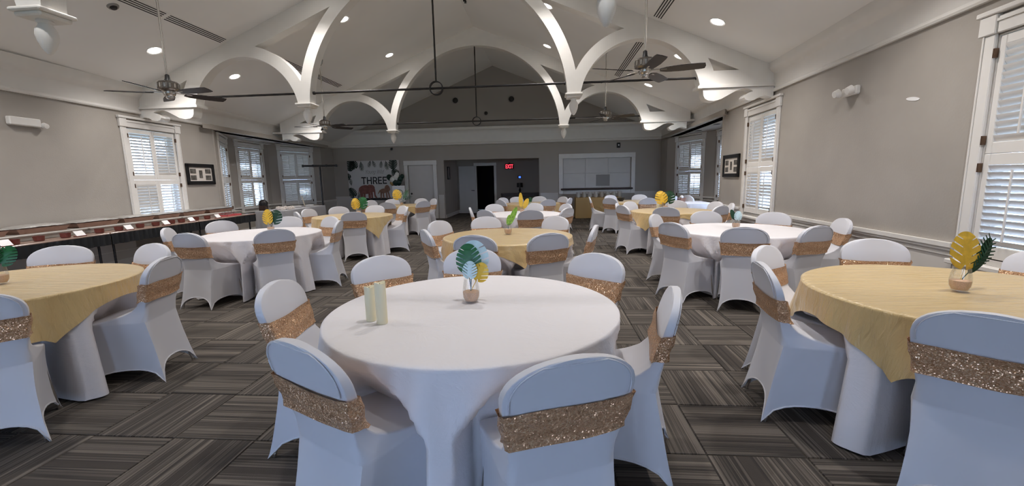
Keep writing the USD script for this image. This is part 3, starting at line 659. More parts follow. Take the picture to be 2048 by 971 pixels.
el = unary_union([blob((-.36, -.34, .27, .17, 0), (-.12, -.30, .13, .14, 0), (-.18, -.28, .10, .13, 15)), Polygon([(-.06, -.26), (.02, -.34), (.03, -.55), (.09, -.66), (.06, -.69), (-.02, -.62), (-.04, -.45), (-.12, -.36)]),
    Polygon([(-.60, -.34), (-.48, -.34), (-.47, -.69), (-.57, -.69)]), Polygon([(-.46, -.4), (-.36, -.4), (-.38, -.69), (-.46, -.69)]), Polygon([(-.26, -.4), (-.16, -.4), (-.17, -.69), (-.26, -.69)]), Polygon([(-.16, -.36), (-.08, -.36), (-.08, -.67), (-.15, -.67)]), Polygon([(-.62, -.3), (-.60, -.28), (-.65, -.5), (-.67, -.5)])])
obj('elephant_print', flat_on(el.intersection(clip), -.0065), 'elephant', bn, smooth=False)
li = unary_union([blob((.36, -.40, .17, .09, 8), (.50, -.32, .105, .14, 0), (.57, -.34, .05, .06, 0)), Polygon([(.22, -.42), (.29, -.42), (.26, -.69), (.21, -.69)]), Polygon([(.30, -.44), (.36, -.44), (.37, -.68), (.32, -.68)]), Polygon([(.43, -.44), (.49, -.44), (.50, -.69), (.45, -.69)]), Polygon([(.50, -.42), (.56, -.44), (.61, -.68), (.56, -.68)]), Polygon([(.20, -.36), (.23, -.40), (.14, -.52), (.12, -.50)])])
obj('lion_print', flat_on(li.intersection(clip), -.0065), 'lion', bn, smooth=False)
gi = unary_union([Polygon([(.66, .05), (.72, .05), (.82, -.45), (.83, -.70), (.76, -.70), (.74, -.40)]), blob((.66, .10, .06, .04, -30)), Polygon([(.52, .18), (.62, .13), (.74, .22), (.66, .08), (.60, .10)])])
obj('giraffe_print', flat_on(gi.intersection(clip), -.0065), 'elephant', bn, smooth=False)
obj('ground_print', flat_on(Polygon([(-.95, -.75), (.95, -.75), (.80, -.68), (.2, -.66), (-.5, -.67), (-.9, -.68)]), -.006), 'black', bn, smooth=False)
sg = thing('welcome_sign', (-5.50, 15.55, 0), label='small white welcome sign on a stand below the balloons', cat='sign')
obj('board', bbx(-.24, .24, -.012, .012, .68, 1.28), 'white', sg, smooth=False); obj('wreath_print', flat_on(blob((0, 1.02, .17, .13, 0)).difference(blob((0, 1.02, .14, .105, 0))), -.012), 'greyprint', sg, smooth=False)
obj('text_line', cat([bx(-a, a, -.016, -.012, z, z+.018) for a, z in ((.07, 1.08), (.05, 1.03), (.09, .97), (.06, .92))]), 'greyprint', sg, smooth=False)
for sx in (-1, 1): obj('stand_leg', cyl((sx*.2, .02, 0), (sx*.16, .015, 1.2), .012), 'iron', sg)
BAL = [(-5.86, 1.60, .10, 'balloon_g'), (-5.72, 1.50, .12, 'balloon_w'), (-5.58, 1.58, .12, 'balloon_w'), (-5.44, 1.52, .11, 'balloon_g'), (-5.36, 1.62, .08, 'balloon_g'), (-5.62, 1.40, .12, 'balloon_g'), (-5.50, 1.40, .11, 'balloon_g'), (-5.76, 1.38, .08, 'balloon_t'), (-5.55, 1.70, .08, 'balloon_w'), (-5.60, 1.37, .07, 'balloon_g')]
WH = ['leftmost dark green', 'left white', 'middle white', 'right dark green', 'rightmost small dark green', 'lower left dark green', 'lower right dark green', 'small gold', 'topmost small white', 'lowest small dark green']
for (x, z, r, mm), w_ in zip(BAL, WH):
    t = thing('balloon', (x, 15.62, z), label=f'{w_} balloon of the cluster beside the banner', cat='balloon', group='balloons beside the jungle banner')
    obj('skin', lathe([(0, r*1.1), (r*.6, r*.85), (r*.95, r*.35), (r, 0), (r*.9, -r*.4), (r*.5, -r*.9), (.012, -r*1.2), (0, -r*1.2)], 20), mm, t); obj('knot', lathe([(0, -r*1.18), (.006, -r*1.18), (.018, -r*1.34), (0, -r*1.34)], 10), mm, t)

# ------------------------------------------------------------------ chair
def chair_parts(v):
    """spandex covered banquet chair; local +y towards the table. v: 0..2 sash variants"""
    def yb(z):
        return (-.275+.09*min(1, (z/.46))**.9) if z < .46 else (-.185-.10*((z-.46)/.465)**1.15)
    def hw(z):
        if z < .46: return np.interp(z, [0, .12, .30, .42, .46], [.222, .206, .196, .200, .203])
        if z < .78: return np.interp(z, [.46, .55, .64, .72, .78], [.203, .192, .205, .220, .226])
        q = min(1, (z-.775)/.139); return .226*max(0, 1-q**2.5)**(1/2.15)
    def yf(z):
        b = yb(z)
        if z >= .66: return b+np.interp(z, [.66, .80, .93], [.058, .05, .034])
        if z >= .462:
            u = (.66-z)/.198; return b+.058+.37*u**3.4
        return np.interp(z, [0, .10, .30, .44, .462], [.245, .236, .232, .244, .238])
    NB, NS = 12, 9
    # perimeter parameter list: (edge, s)
    per = [(0, s) for s in np.linspace(0, 1, NB, endpoint=False)] + [(1, s) for s in np.linspace(0, 1, NS, endpoint=False)] + [(2, s) for s in np.linspace(0, 1, NB, endpoint=False)] + [(3, s) for s in np.linspace(0, 1, NS, endpoint=False)]
    arch = {0: .135, 1: .10, 2: .12, 3: .10}
    zs = list(np.linspace(0, .44, 9)) + [.452, .460, .466, .474, .484, .50, .52, .55, .59, .63, .67, .72, .77] + [.775+.139*math.sin(a) for a in np.linspace(.12, PI/2, 10)]
    rows = []
    for z in zs:
        row = []
        for e, s in per:
            zb = arch[e]*max(0.0, 1-abs(2*s-1)**2.6)**.5
            zz = zb+z*(1-zb/.44) if z < .44 else z
            w, b, f = hw(zz), yb(zz), yf(zz)
            r = min(.028, .42*(f-b), .42*max(w, 1e-4))
            if zz < .46: r = np.interp(zz, [0, .1, .46], [.012, .016, .028])
            bow = .045*max(0, 1-zz/.46)*(1-(2*s-1)**2)
            # rounded rectangle: straight edge points, corner points pulled in
            c = .30*r
            if e == 0: x, y = -w+2*w*s, b+bow
            elif e == 1: x, y = w-bow, b+(f-b)*s
            elif e == 2: x, y = w-2*w*s, f-bow
            else: x, y = -w+bow, f-(f-b)*s
            if s == 0:
                x -= math.copysign(c, x); y += c if e in (0, 1) else -c
            row.append((x, y, zz))
        rows.append(row)
    n = len(per); A = np.array(rows)
    k = zs.index(.466)
    # gentle scoop of the back across its width
    def tm(sub, cap=False):
        V = sub.reshape(-1, 3); fcs = grid_faces(len(sub), n, wrap_u=True); m = trimesh.Trimesh(V, fcs, process=False)
        if cap:
            c = sub[-1].mean(0); V = np.vstack([V, c]); i0 = (len(sub)-1)*n
            m = trimesh.Trimesh(V, np.vstack([fcs, [(i0+i, i0+(i+1) % n, len(V)-1) for i in range(n)]]), process=False)
        return m
    skirt, back = tm(A[:k+1]), tm(A[k:], True)
    hem = tube(A[0], .0055, 6, closed=True)
    # sash band
    z0, z1 = (.615, .750) if v == 0 else ((.622, .752) if v == 1 else (.606, .742))
    sr = []
    r2 = random.Random(40+v)
    ph = [r2.uniform(0, 6.28) for _ in range(4)]
    NR = 7; N2 = 48
    for j in range(NR):
        t = j/(NR-1); row = []
        for i in range(N2):
            q = i/N2*4; e = int(q); s = q-e
            wob = .006*math.sin(2*PI*i/N2*2+ph[0])+.003*math.sin(2*PI*i/N2*5+ph[1])
            z = z0+(z1-z0)*t+wob*(1-.3*t)
            w, b, f = hw(z), yb(z), yf(z)
            if v == 2 and e == 2: z -= .015*math.sin(PI*s)
            off = .007+.004*math.sin(t*PI*3+ph[2]+3*math.sin(6.28*i/N2))+(.003 if j in (0, NR-1) else 0)
            f2 = min(f, b+.075)
            if e == 0: x, y = -w+2*w*s, b-off
            elif e == 1: x, y = w+off, b+(f2-b)*s
            elif e == 2: x, y = w-2*w*s, f2+off
            else: x, y = -w-off, f2-(f2-b)*s
            row.append((x, y, z))
        sr.append(row)
    sash = trimesh.Trimesh(np.array(sr).reshape(-1, 3), grid_faces(NR, N2, wrap_u=True), process=False)
    sash = trimesh.Trimesh(sash.vertices, sash.faces, process=False)
    feet = []
    for x, y in ((-.205, -.25), (.205, -.25), (-.215, .226), (.215, .226)):
        sx, sy = math.copysign(1, x), math.copysign(1, y)
        feet.append(cat([cyl((x-sx*.004, y-sy*.004, 0), (x-sx*.004, y-sy*.004, .016), .011, 10), cyl((x-sx*.006, y-sy*.006, .012), (x-sx*.045, y-sy*(.09 if y < 0 else .04), .40), .009, 8)]))
    zz_ = np.linspace(.755, .897, 14); k_ = .018
    pts = [(-hw(z)+k_, z) for z in zz_ if hw(z) > k_+.02]; pts += [(x, .899) for x in np.linspace(-.07, .07, 6) if False] + [(-x, z) for x, z in reversed(pts)]
    seam = tube(np.array([(x, yb(z)-.0015, z) for x, z in pts]), .0028, 6)
    return skirt, back, hem, sash, feet, seam
PROTO = {}
def chair(variant, loc, rz, label, group):
    if variant in PROTO:
        return dup(PROTO[variant], loc, rz, label=label, cat='chair', group=group)
    skirt, back, hem, sash, feet, seam = chair_parts(variant)
    t = thing('banquet_chair', loc, rz, label=label, cat='chair', group=group)
    obj('back_cover', back, 'spandex', t, smooth=60); obj('seat_cover', skirt, 'spandex', t, smooth=50)
    obj('hem', hem, 'spandex', t, smooth=60); obj('piping', seam, 'spandex', t, smooth=60); obj('sash', sash, 'sequin', t, smooth=60, label='gold sequin sash')
    for f in feet: obj('leg', f, 'chrome', t, label='metal chair leg')
    PROTO[variant] = t
    return t

# ------------------------------------------------------------------ tables
TZ, TR = .765, .765
def smooth01(x): x = np.clip(x, 0, 1); return x*x*(3-2*x)
def cloth_radius(th, z, chair_angles, seed):
    """radius of the hanging cloth at the angles th and heights z (arrays): pinched folds between chairs, cut in where a seat stands"""
    r_ = random.Random(seed); ph = [r_.uniform(0, 6.28) for _ in range(6)]
    d = np.full(len(th), 99.0)
    for a in chair_angles: d = np.minimum(d, np.abs((th-math.radians(a)+PI) % (2*PI)-PI))
    dd = np.degrees(d); crs = meshkit.noise(np.stack([np.cos(th)*9, np.sin(th)*9, np.full(len(th), seed % 97)], 1), 5)-.5
    z = np.asarray(z, float)*np.ones(len(th)); t = np.clip((.757-z)/.745, 0, 1); tc = np.clip((.75-z)/.27, 0, 1)
    half = 19.5*tc**.8; m = (1-np.clip((dd-half)/4.0, 0, 1))*np.minimum(1, tc*2.5)
    fold = np.abs(((th*9/PI+ph[0]) % 2)-1)
    wav = .012*np.minimum(1, t*6)*np.sin(27*th+ph[3])+.046*t**.8*(fold-.5)+.020*t*np.sin(13*th+ph[1])+.010*t*np.sin(23*th+ph[2])+.022*t*crs
    rb = TR+.008+.070*t+wav
    rc = np.where(z < .49, .545+.01*np.sin(13*th+ph[5]), TR+.004+(.560-TR)*tc**1.15+.012*np.sin(17*th+ph[4])*tc)
    return m*rc+(1-m)*np.maximum(rb, .72), crs
def cloth_mesh(chair_angles, seed):
    N = 300; th = np.arange(N)/N*2*PI; V = []; rows = 0
    for r in (.0001, .3, .6, .72, .752, TR):
        V.append(np.stack([r*np.cos(th), r*np.sin(th), np.full(N, TZ if r < TR else TZ-.004)], 1)); rows += 1
    for z in [.757, .745, .72, .69, .65, .61, .57, .53, .495, .47, .44, .38, .32, .26, .20, .14, .08, .04, .012]:
        R, crs = cloth_radius(th, z, chair_angles, seed)
        V.append(np.stack([R*np.cos(th), R*np.sin(th), np.full(N, z)+(.006*np.maximum(0, crs) if z < .05 else 0)], 1)); rows += 1
    return trimesh.Trimesh(np.vstack(V), grid_faces(rows, N, wrap_u=True), process=False)
def overlay_mesh(chair_angles, phi, side, seed, cloth_seed):
    r_ = random.Random(seed); ph = [r_.uniform(0, 6.28) for _ in range(6)]
    N = 288; th = np.arange(N)/N*2*PI; a = th-math.radians(phi)
    ext = side/2/np.maximum(np.abs(np.cos(a)), np.abs(np.sin(a)))
    L = np.clip(ext-.775, .05, .46)
    d = np.full(N, 99.0)
    for c in chair_angles: d = np.minimum(d, np.abs((th-math.radians(c)+PI) % (2*PI)-PI))
    near = 1-smooth01((np.degrees(d)-14)/22)
    L = np.minimum(L, .275+(1-near)*.3)
    V = []; rows = 0
    for r in (.0001, .3, .55, .70, .752, .768):
        V.append(np.stack([r*np.cos(th), r*np.sin(th), np.full(N, TZ+.0045+(0 if r < .76 else -.002))+.0012*np.sin(5*th+ph[0]+20*r)*(1 if r > .2 else 0)], 1)); rows += 1
    for q in (.0, .05, .12, .22, .34, .48, .62, .76, .88, 1.0):
        h = q*L; R = .778+.03*h/.3+h/.3*(.022*np.sin(9*th+ph[1])+.014*np.sin(15*th+ph[2])+.008*np.sin(25*th+ph[3]))
        R = np.maximum(R, .778+.012*smooth01(h/.1)) + .10*h*(L/.4)**2
        z = TZ-.004-h
        R = np.maximum(R, cloth_radius(th, z, chair_angles, cloth_seed)[0]+.010)
        V.append(np.stack([R*np.cos(th), R*np.sin(th), z], 1)); rows += 1
    return trimesh.Trimesh(np.vstack(V), grid_faces(rows, N, wrap_u=True), process=False)

def leaf_mesh(poly, size, bend=.25, fold=.12):
    """flat leaf blade, curved along its length and folded at the midrib; base at origin, tip +z, faces -y"""
    p = affinity.scale(poly, size, size, origin=(0, 0)); parts = []
    for g in getattr(p, 'geoms', [p]):
        v, f = trimesh.creation.triangulate_polygon(g.segmentize(size/14), engine="earcut"); parts.append((v, f))
    ms = []
    for v, f in parts:
        x, z = v[:, 0], v[:, 1]; y = bend*z*z/size+fold*np.abs(x)
        a = np.stack([x, y, z], 1); b = a+[0, .0016, 0]; n = len(a)
        m = trimesh.Trimesh(np.vstack([a, b]), np.vstack([f, f[:, ::-1]+n]), process=False); ms.append(m)
    return cat(ms)
def T(m, rx=0, ry=0, rz=0, loc=(0, 0, 0)):
    m = m.copy()
    for a, ax in ((rx, (1, 0, 0)), (ry, (0, 1, 0)), (rz, (0, 0, 1))):
        if a: m.apply_transform(trimesh.transformations.rotation_matrix(math.radians(a), ax))
    m.apply_translation(loc); return m
VASE = [(0, .002), (.030, .002), (.036, .006), (.046, .03), (.049, .06), (.046, .09), (.040, .12), (.038, .135), (.036, .135), (.038, .12), (.044, .09), (.047, .06), (.044, .03), (.034, .010), (0, .010)]
SAND = [(0, .0105), (.033, .0105), (.0425, .03), (.0455, .05), (.045, .062), (.02, .066), (0, .066)]
LEAVES = {'mon': monstera(1, .85, 5), 'mon2': monstera(1, .95, 4), 'oval': oval(1, .45), 'fern': fern(1, .45), 'narrow': oval(1, .28)}
def centerpiece(loc, label, leaves, small=False):
    t = thing('centerpiece', loc, 0, label=label, cat='centerpiece', group='glass vase centerpieces')
    obj('vase', lathe(VASE, 28), 'vaseglass', t, smooth=40); obj('sand', lathe(SAND, 24), 'sand', t)
    for kind, mm, sz, dx, dy, z, ry, rx, rz in leaves:
        p = part('leaf', t)
        obj('leaf_blade', T(leaf_mesh(LEAVES[kind], sz), rx, ry, rz, (dx, dy, z)), mm, p, smooth=50)
        obj('leaf_stem', tube(np.array([(0, 0, .05), (dx*.3, dy*.3, .05+(z-.05)*.5), (dx, dy, z+.01)]), .002, 6), 'dkgreen' if mm != 'goldleaf' else 'goldleaf', p)
    return t

TAB = {  # centre x, y, gold overlay? (phi, side), chairs (angle deg, apex radius)
 'T1': (-.40, 2.22, None, [(181, 1.13), (138, 1.13), (101, 1.09), (45, 1.12), (350, 1.05), (243, 1.03), (297, 1.12)], 'white table with the two cream candles'),
 'T2': (-3.95, 2.70, (282, 1.78), [(125, 1.12), (77, 1.05), (15, 1.09), (319, 1.24), (200, 1.1), (250, 1.1)], 'gold table cut off by the left edge'),
 'T3': (2.36, 2.52, (179, 1.84), [(134, 1.09), (174, 1.09), (77, 1.13), (28, 1.09), (232, 1.12), (285, 1.12)], 'gold table cut off by the right edge'),
 'T4': (-4.0, 5.62, None, [(210, 1.09), (263, 1.13), (156, 1.05), (312, 1.12), (103, 1.09), (58, 1.09), (10, 1.09)], 'white table beside the buffet counter'),
 'T5': (-.48, 5.12, (255, 1.72), [(154, 1.12), (212, 1.05), (256, 1.09), (299, 1.09), (344, 1.09), (112, 1.12), (57, 1.12)], 'gold table just behind the candle table'),
 'T6': (2.40, 5.50, None, [(143, 1.12), (205, 1.09), (249, 1.09), (290, 1.05), (346, 1.12), (92, 1.12), (42, 1.06)], 'white table along the right wall'),
 'T7': (-3.98, 8.45, (280, 1.68), [(172, 1.09), (131, 1.09), (295, 1.09), (87, 1.09), (42, 1.12), (12, 1.12), (222, 1.09)], 'gold table below the black T-shaped stand'),
 'T8': (-.48, 8.35, None, [(188, 1.05), (235, 1.09), (129, 1.12), (282, 1.06), (80, 1.09), (34, 1.09), (323, 1.09)], 'white table in the middle of the room'),
 'T9': (2.45, 8.55, (170, 1.68), [(163, 1.09), (199, 1.12), (129, 1.09), (248, 1.09), (70, 1.07), (21, 1.05), (345, 1.07), (302, 1.09)], 'gold table before the right bay'),
 'T10': (-4.15, 11.8, (285, 1.68), [(271, 1.09), (122, 1.09), (72, 1.09), (43, 1.09), (160, 1.09), (217, 1.09), (325, 1.09)], 'gold table under the jungle banner'),
 'T11': (-.42, 11.8, (280, 1.72), [(148, 1.05), (117, 1.09), (80, 1.09), (295, 1.09), (30, 1.07), (342, 1.12), (222, 1.09)], 'gold table before the passage'),
 'T12': (2.35, 11.9, (250, 1.72), [(227, 1.12), (118, 1.05), (68, 1.09), (278, 1.12), (6, 1.09), (334, 1.12), (180, 1.2)], 'gold table before the row of white bowls'),
}
def spots(angs):
    """plain-language place names, distinct per table"""
    names = {}
    grp = {'near': [], 'far': [], 'left': [], 'right': []}
    for i, (a, r) in enumerate(angs):
        s, c = math.sin(math.radians(a)), math.cos(math.radians(a))
        k = 'far' if s > .5 else 'near' if s < -.5 else 'left' if c < 0 else 'right'
        grp[k].append((c if k in ('near', 'far') else -s, i))
    W = {1: [''], 2: ['left', 'right'], 3: ['left', 'middle', 'right'], 4: ['leftmost', 'left-middle', 'right-middle', 'rightmost']}
    W2 = {1: [''], 2: ['farther', 'nearer'], 3: ['farthest', 'middle', 'nearest']}
    for k, l in grp.items():
        l.sort()
        for (x, i), w in zip(l, (W if k in ('near', 'far') else W2)[len(l)] if l else []):
            if k == 'near': names[i] = ('back to the viewer', f'{w} near place')
            elif k == 'far': names[i] = ('facing the viewer', f'{w} far place')
            else: names[i] = ('sideways on', f'{w} {k} place')
    return [names[i] for i in range(len(angs))]
ci = 0
for k, (cx, cy, ov, ch, tn) in TAB.items():
    angs = [a for a, r in ch]
    t = thing('round_table', (cx, cy, 0), 0, label=f"round banquet table draped to the floor, the {tn}", cat='table', group='round banquet tables')
    obj('tabletop', lathe([(0, .735), (.745, .735), (.75, .74), (.75, .755), (.745, .76), (0, .76)], 48), 'darkwood', t)
    obj('pedestal', lathe([(0, 0), (.3, 0), (.3, .02), (.05, .05), (.04, .6), (.2, .735), (0, .735)], 20), 'iron', t)
    seed_ = abs(int(cx*100+cy*1000))
    obj('tablecloth', cloth_mesh(angs, seed_), 'linen', t, smooth=60)
    if ov:
        o = thing('overlay_cloth', (cx, cy, 0), 0, label=f"square gold satin overlay on the {tn}", cat='tablecloth', group='gold satin overlays')
        obj('satin_sheet', overlay_mesh(angs, ov[0], ov[1], abs(int(cx*77+cy*55)), seed_), 'satin', o, smooth=60)
    for (a, ra), (how, where) in zip(ch, spots(ch)):
        r0 = ra-.283; ar = math.radians(a); ja = rng.uniform(-5, 5)
        chair(ci % 3, (cx+r0*math.cos(ar), cy+r0*math.sin(ar), 0), a+90+ja, f"gold-sashed white chair, {' '.join(where.split())} of the {tn}", 'white gold-sashed banquet chairs'); ci += 1
chair(1, (4.02, 11.95, 0), -70, 'white gold-sashed chair standing alone in the right bay', 'white gold-sashed banquet chairs')

G, GR, DG, PL, LM = 'goldleaf', 'green', 'dkgreen', 'paleleaf', 'lime'
ZT = TZ+.001; ZO = TZ+.008
centerpiece((-.43, 2.30, ZT), 'glass sand vase with green, white and gold leaves on the candle table', [('mon', GR, .17, -.005, .015, .155, -6, 4, 0), ('mon2', PL, .19, .0, .035, .15, 6, 6, 0), ('mon', PL, .10, -.004, -.02, .135, 4, 8, 0), ('mon2', G, .11, .035, -.005, .12, 22, 8, -20)])
centerpiece((2.31, 2.52, ZO), 'glass vase with one big gold leaf and a dark feather leaf by the right edge', [('mon2', G, .21, .01, .0, .12, 8, 6, 10), ('fern', DG, .25, .05, .01, .10, 38, 0, 0), ('narrow', DG, .24, .05, .013, .10, 38, 0, 0)])
centerpiece((-3.96, 2.70, ZO), 'glass sand vase with bushy green leaves at the left edge', [('mon', GR, .15, .02, 0, .13, 25, 0, 20), ('mon2', GR, .14, -.02, .01, .13, -10, 0, -30), ('fern', GR, .16, .0, -.02, .12, 10, 10, 40)])
centerpiece((-4.0, 5.83, ZT), 'glass vase with gold and dark green leaves beside the buffet', [('mon', G, .22, -.02, -.01, .10, -12, 4, -8), ('mon2', DG, .21, .03, .01, .10, 18, 2, 14)])
centerpiece((-.48, 5.19, ZO), 'glass vase with one speckled lime leaf behind the candle table', [('narrow', LM, .24, .01, 0, .11, 24, 0, 0), ('oval', LM, .13, .0, -.01, .11, 10, 0, 0)])
centerpiece((2.40, 5.60, ZT), 'small glass vase with white and dark leaves by the right wall', [('mon', PL, .12, .01, -.01, .10, 10, 4, 0), ('oval', DG, .13, -.02, .01, .11, -14, 2, 0)])
centerpiece((-4.02, 8.8, ZO), 'vase with gold and green leaves below the black T-shaped stand', [('mon', G, .24, -.03, -.01, .10, -16, 2, 0), ('mon2', GR, .26, .05, .0, .10, 14, 2, 0)])
centerpiece((-.50, 8.6, ZT), 'vase with a tall gold leaf and green fern on the middle white table', [('narrow', G, .30, -.02, -.01, .10, -2, 2, 0), ('oval', G, .22, .03, -.01, .08, 24, 2, 0), ('fern', GR, .24, .06, .02, .10, 32, 0, 0)])
centerpiece((2.42, 8.95, ZO), 'vase with gold and round green leaves before the right bay', [('mon2', G, .27, -.05, -.01, .10, -14, 2, 0), ('mon2', DG, .27, .05, .0, .10, 12, 2, 0)])
centerpiece((-4.16, 11.95, ZO), 'vase with a gold leaf and drooping greenery under the jungle banner', [('mon2', G, .30, -.06, -.02, .16, -28, 2, 0), ('fern', GR, .34, .03, .01, .12, 24, 0, 0), ('fern', DG, .26, .05, .0, .12, 60, 0, 0)])
t = thing('dark_bowl', (2.05, 12.05, TZ+.007), label='small dark bowl on the gold table before the white bowls', cat='bowl')
obj('body', lathe([(0, 0), (.05, 0), (.10, .05), (.115, .09), (.108, .09), (.092, .05), (0, .015)]), 'black', t); obj('filling', lathe([(0, .075), (.09, .06), (.1, .062), (0, .085)]), 'ramekin', t)

# candles
for x, y, r, hh, lb in ((-.878, 1.975, .0245, .175, 'shorter cream pillar candle, left of the pair'), (-.806, 1.935, .0265, .205, 'taller cream pillar candle, right of the pair')):
    t = thing('pillar_candle', (x, y, TZ+.0005), label=lb+' on the front white table', cat='candle', group='cream pillar candles')
    pr = [(0, hh-.012), (r*.55, hh-.012), (r*.8, hh-.004), (r*.96, hh), (r, hh-.004), (r, .004), (r*.95, 0), (0, 0)]
    m = lathe(pr[::-1], 32); th_ = np.arctan2(m.vertices[:, 1], m.vertices[:, 0]); m.vertices[:, 2] += np.where(m.vertices[:, 2] > hh-.006, .004*np.sin(2*th_), 0)
    obj('wax', m, 'ivory', t); obj('wick', cyl((0, 0, hh-.014), (0, 0, hh-.004), .0012, 6), 'black', t)

# ------------------------------------------------------------------ buffet along the left wall
def XB(y): return XL(y)+.045
BY0, BY1 = 2.2, 10.2
ang = RL
def on_left(y, inward): return (XL(y)+inward, y, 0)
tb_edges = [2.2, 4.03, 5.86, 7.69, 9.52]
for i in range(4):
    y = (tb_edges[i]+tb_edges[i+1])/2
    t = thing('buffet_table', on_left(y, .43), -90+RL, label=f"long brown buffet table with black skirting on the left wall, {['outside the picture','first from the left edge','second from the left edge','last before the grey table'][i]}", cat='table', group='black-skirted buffet tables')
    obj('top', bbx(-.912, .912, -.375, .375, .735, .762, .006), 'buffettop', t, smooth=False)
    # pleated short skirt
    n = 150; u = np.linspace(-.912, .912, n); yy_ = .378+.006*np.sin(u*70)+.004*np.sin(u*31)
    V = np.vstack([np.stack([u, yy_*0+.378, np.full(n, .745)], 1), np.stack([u, yy_, np.full(n, .70)], 1), np.stack([u, yy_, np.full(n, .585)+.003*np.sin(u*25)], 1)])
    V2 = V-[0, .004, 0]; m = trimesh.Trimesh(np.vstack([V, V2]), np.vstack([grid_faces(3, n), grid_faces(3, n)[:, ::-1]+len(V)]), process=False)
    obj('skirt', m, 'skirt', t, smooth=40)
    for sx in (-.8, .8):
        for sy in (-.28, .28): obj('leg', cyl((sx, sy, 0), (sx, sy, .735), .016), 'iron', t)
    r = thing('serving_riser', on_left(y, .22), -90+RL, label=f"pale marbled riser carrying copper pans, {['outside the picture','first from the left','second from the left','third from the left'][i]}", cat='riser', group='risers on the buffet')
    obj('slab', bbx(-.90, .90, -.14, .26, .825, .845, .005), 'riser', r, smooth=False)
    obj('support', bbx(-.88, .88, -.11, .235, .763, .825, .004), 'riser', r, smooth=False)
pan_edges = [(4.25, 4.95), (5.02, 5.72), (5.80, 6.52), (6.58, 7.22), (7.29, 7.82), (7.88, 8.52), (8.60, 9.42)]
for i, (y0, y1) in enumerate(pan_edges):
    y = (y0+y1)/2; L = (y1-y0)/2
    t = thing('serving_pan', (XL(y)+.215, y, .8455), -90+RL, label=f"foil-covered copper serving pan, {['first','second','third','fourth','fifth','sixth','last'][i]} from the left edge on the riser", cat='pan', group='foil-covered copper pans')
    sh = Polygon([(-L, -.12), (L, -.12), (L, .12), (-L, .12)]).buffer(.01)
    V = []
    for sc, z in ((.86, 0), (.90, .03), (.97, .062), (1.0, .066), (1.0, .072)):
        c = np.array([(-L*sc, -.14*sc), (L*sc, -.14*sc), (L*sc, .14*sc), (-L*sc, .14*sc)]); V += [(a, b, z) for a, b in c]
    m = trimesh.Trimesh(np.array(V), np.vstack([grid_faces(5, 4, wrap_u=True), [(0, 2, 1), (0, 3, 2)]]), process=False)
    obj('pan', m, 'copper', t, smooth=False)
    nx, ny = 22, 9; gx, gy = np.meshgrid(np.linspace(-L*1.01, L*1.01, nx), np.linspace(-.145, .145, ny))
    gz = .074+.036*(1-(gx/L/1.02)**4)*(1-(gy/.15)**4)+.008*meshkit.noise(np.stack([gx*25, gy*25, gx*0+i], -1), 3)
    m = trimesh.Trimesh(np.stack([gx.ravel(), gy.ravel(), gz.ravel()], 1), grid_faces(ny, nx), process=False)
    obj('foil_cover', m, 'foil', t, smooth=False)
ORD = ['first','second','third','fourth','fifth','sixth','seventh','last']
bowls = [4.45, 4.75, 5.06, 5.37, 5.89, 6.18, 6.60, 6.88, 7.26, 7.46, 7.86, 8.14]
for i, y in enumerate(bowls):
    t = thing('ramekin', on_left(y, .66 if i % 2 else .63)[:2]+(.763,), label=f"dark red ramekin before the {ORD[i//2]} copper pan from the left, {['left','right'][i%2]} one of two", cat='bowl', group='dark red ramekins on the buffet')
    obj('bowl', lathe([(0, .001), (.045, .001), (.052, .008), (.058, .06), (.06, .066), (.053, .066), (.049, .02), (0, .014)], 24), 'ramekin', t); obj('sauce', lathe([(0, .045), (.052, .044)], 20), 'dark', t)
for i, y in enumerate([4.60, 5.50, 6.28, 7.02, 7.62, 8.35]):
    t = thing('name_card', on_left(y, .74)[:2]+(.763,), -90+RL, label=f"small white card on a red stand, {ORD[i]} card from the left end of the buffet", cat='card', group='white cards on the buffet')
    obj('stand', bbx(-.07, .07, -.03, .03, 0, .012, .003), 'ramekin', t, smooth=False)
    m = bx(-.065, .065, -.002, .002, 0, .085); m.apply_transform(trimesh.transformations.rotation_matrix(math.radians(38), (1, 0, 0))); m.apply_translation((0, .02, .012)); obj('card', m, 'white', t, smooth=False)
t = thing('drink_tray', on_left(8.95, .55)[:2]+(.763,), -90+RL, label='pink tray with clear cups at the end of the buffet', cat='tray')
obj('tray', cat([bbx(-.24, .24, -.12, .14, 0, .012), bx(-.24, .24, .13, .14, 0, .03), bx(-.24, -.23, -.12, .14, 0, .03), bx(.23, .24, -.12, .14, 0, .03)]), 'pink', t, smooth=False)
for u in (-.15, -.05, .06, .16): obj('cup', moved(lathe([(.026, .013), (.036, .11), (.034, .11), (.024, .016)], 16), (u, 0, 0)), 'vaseglass', t)
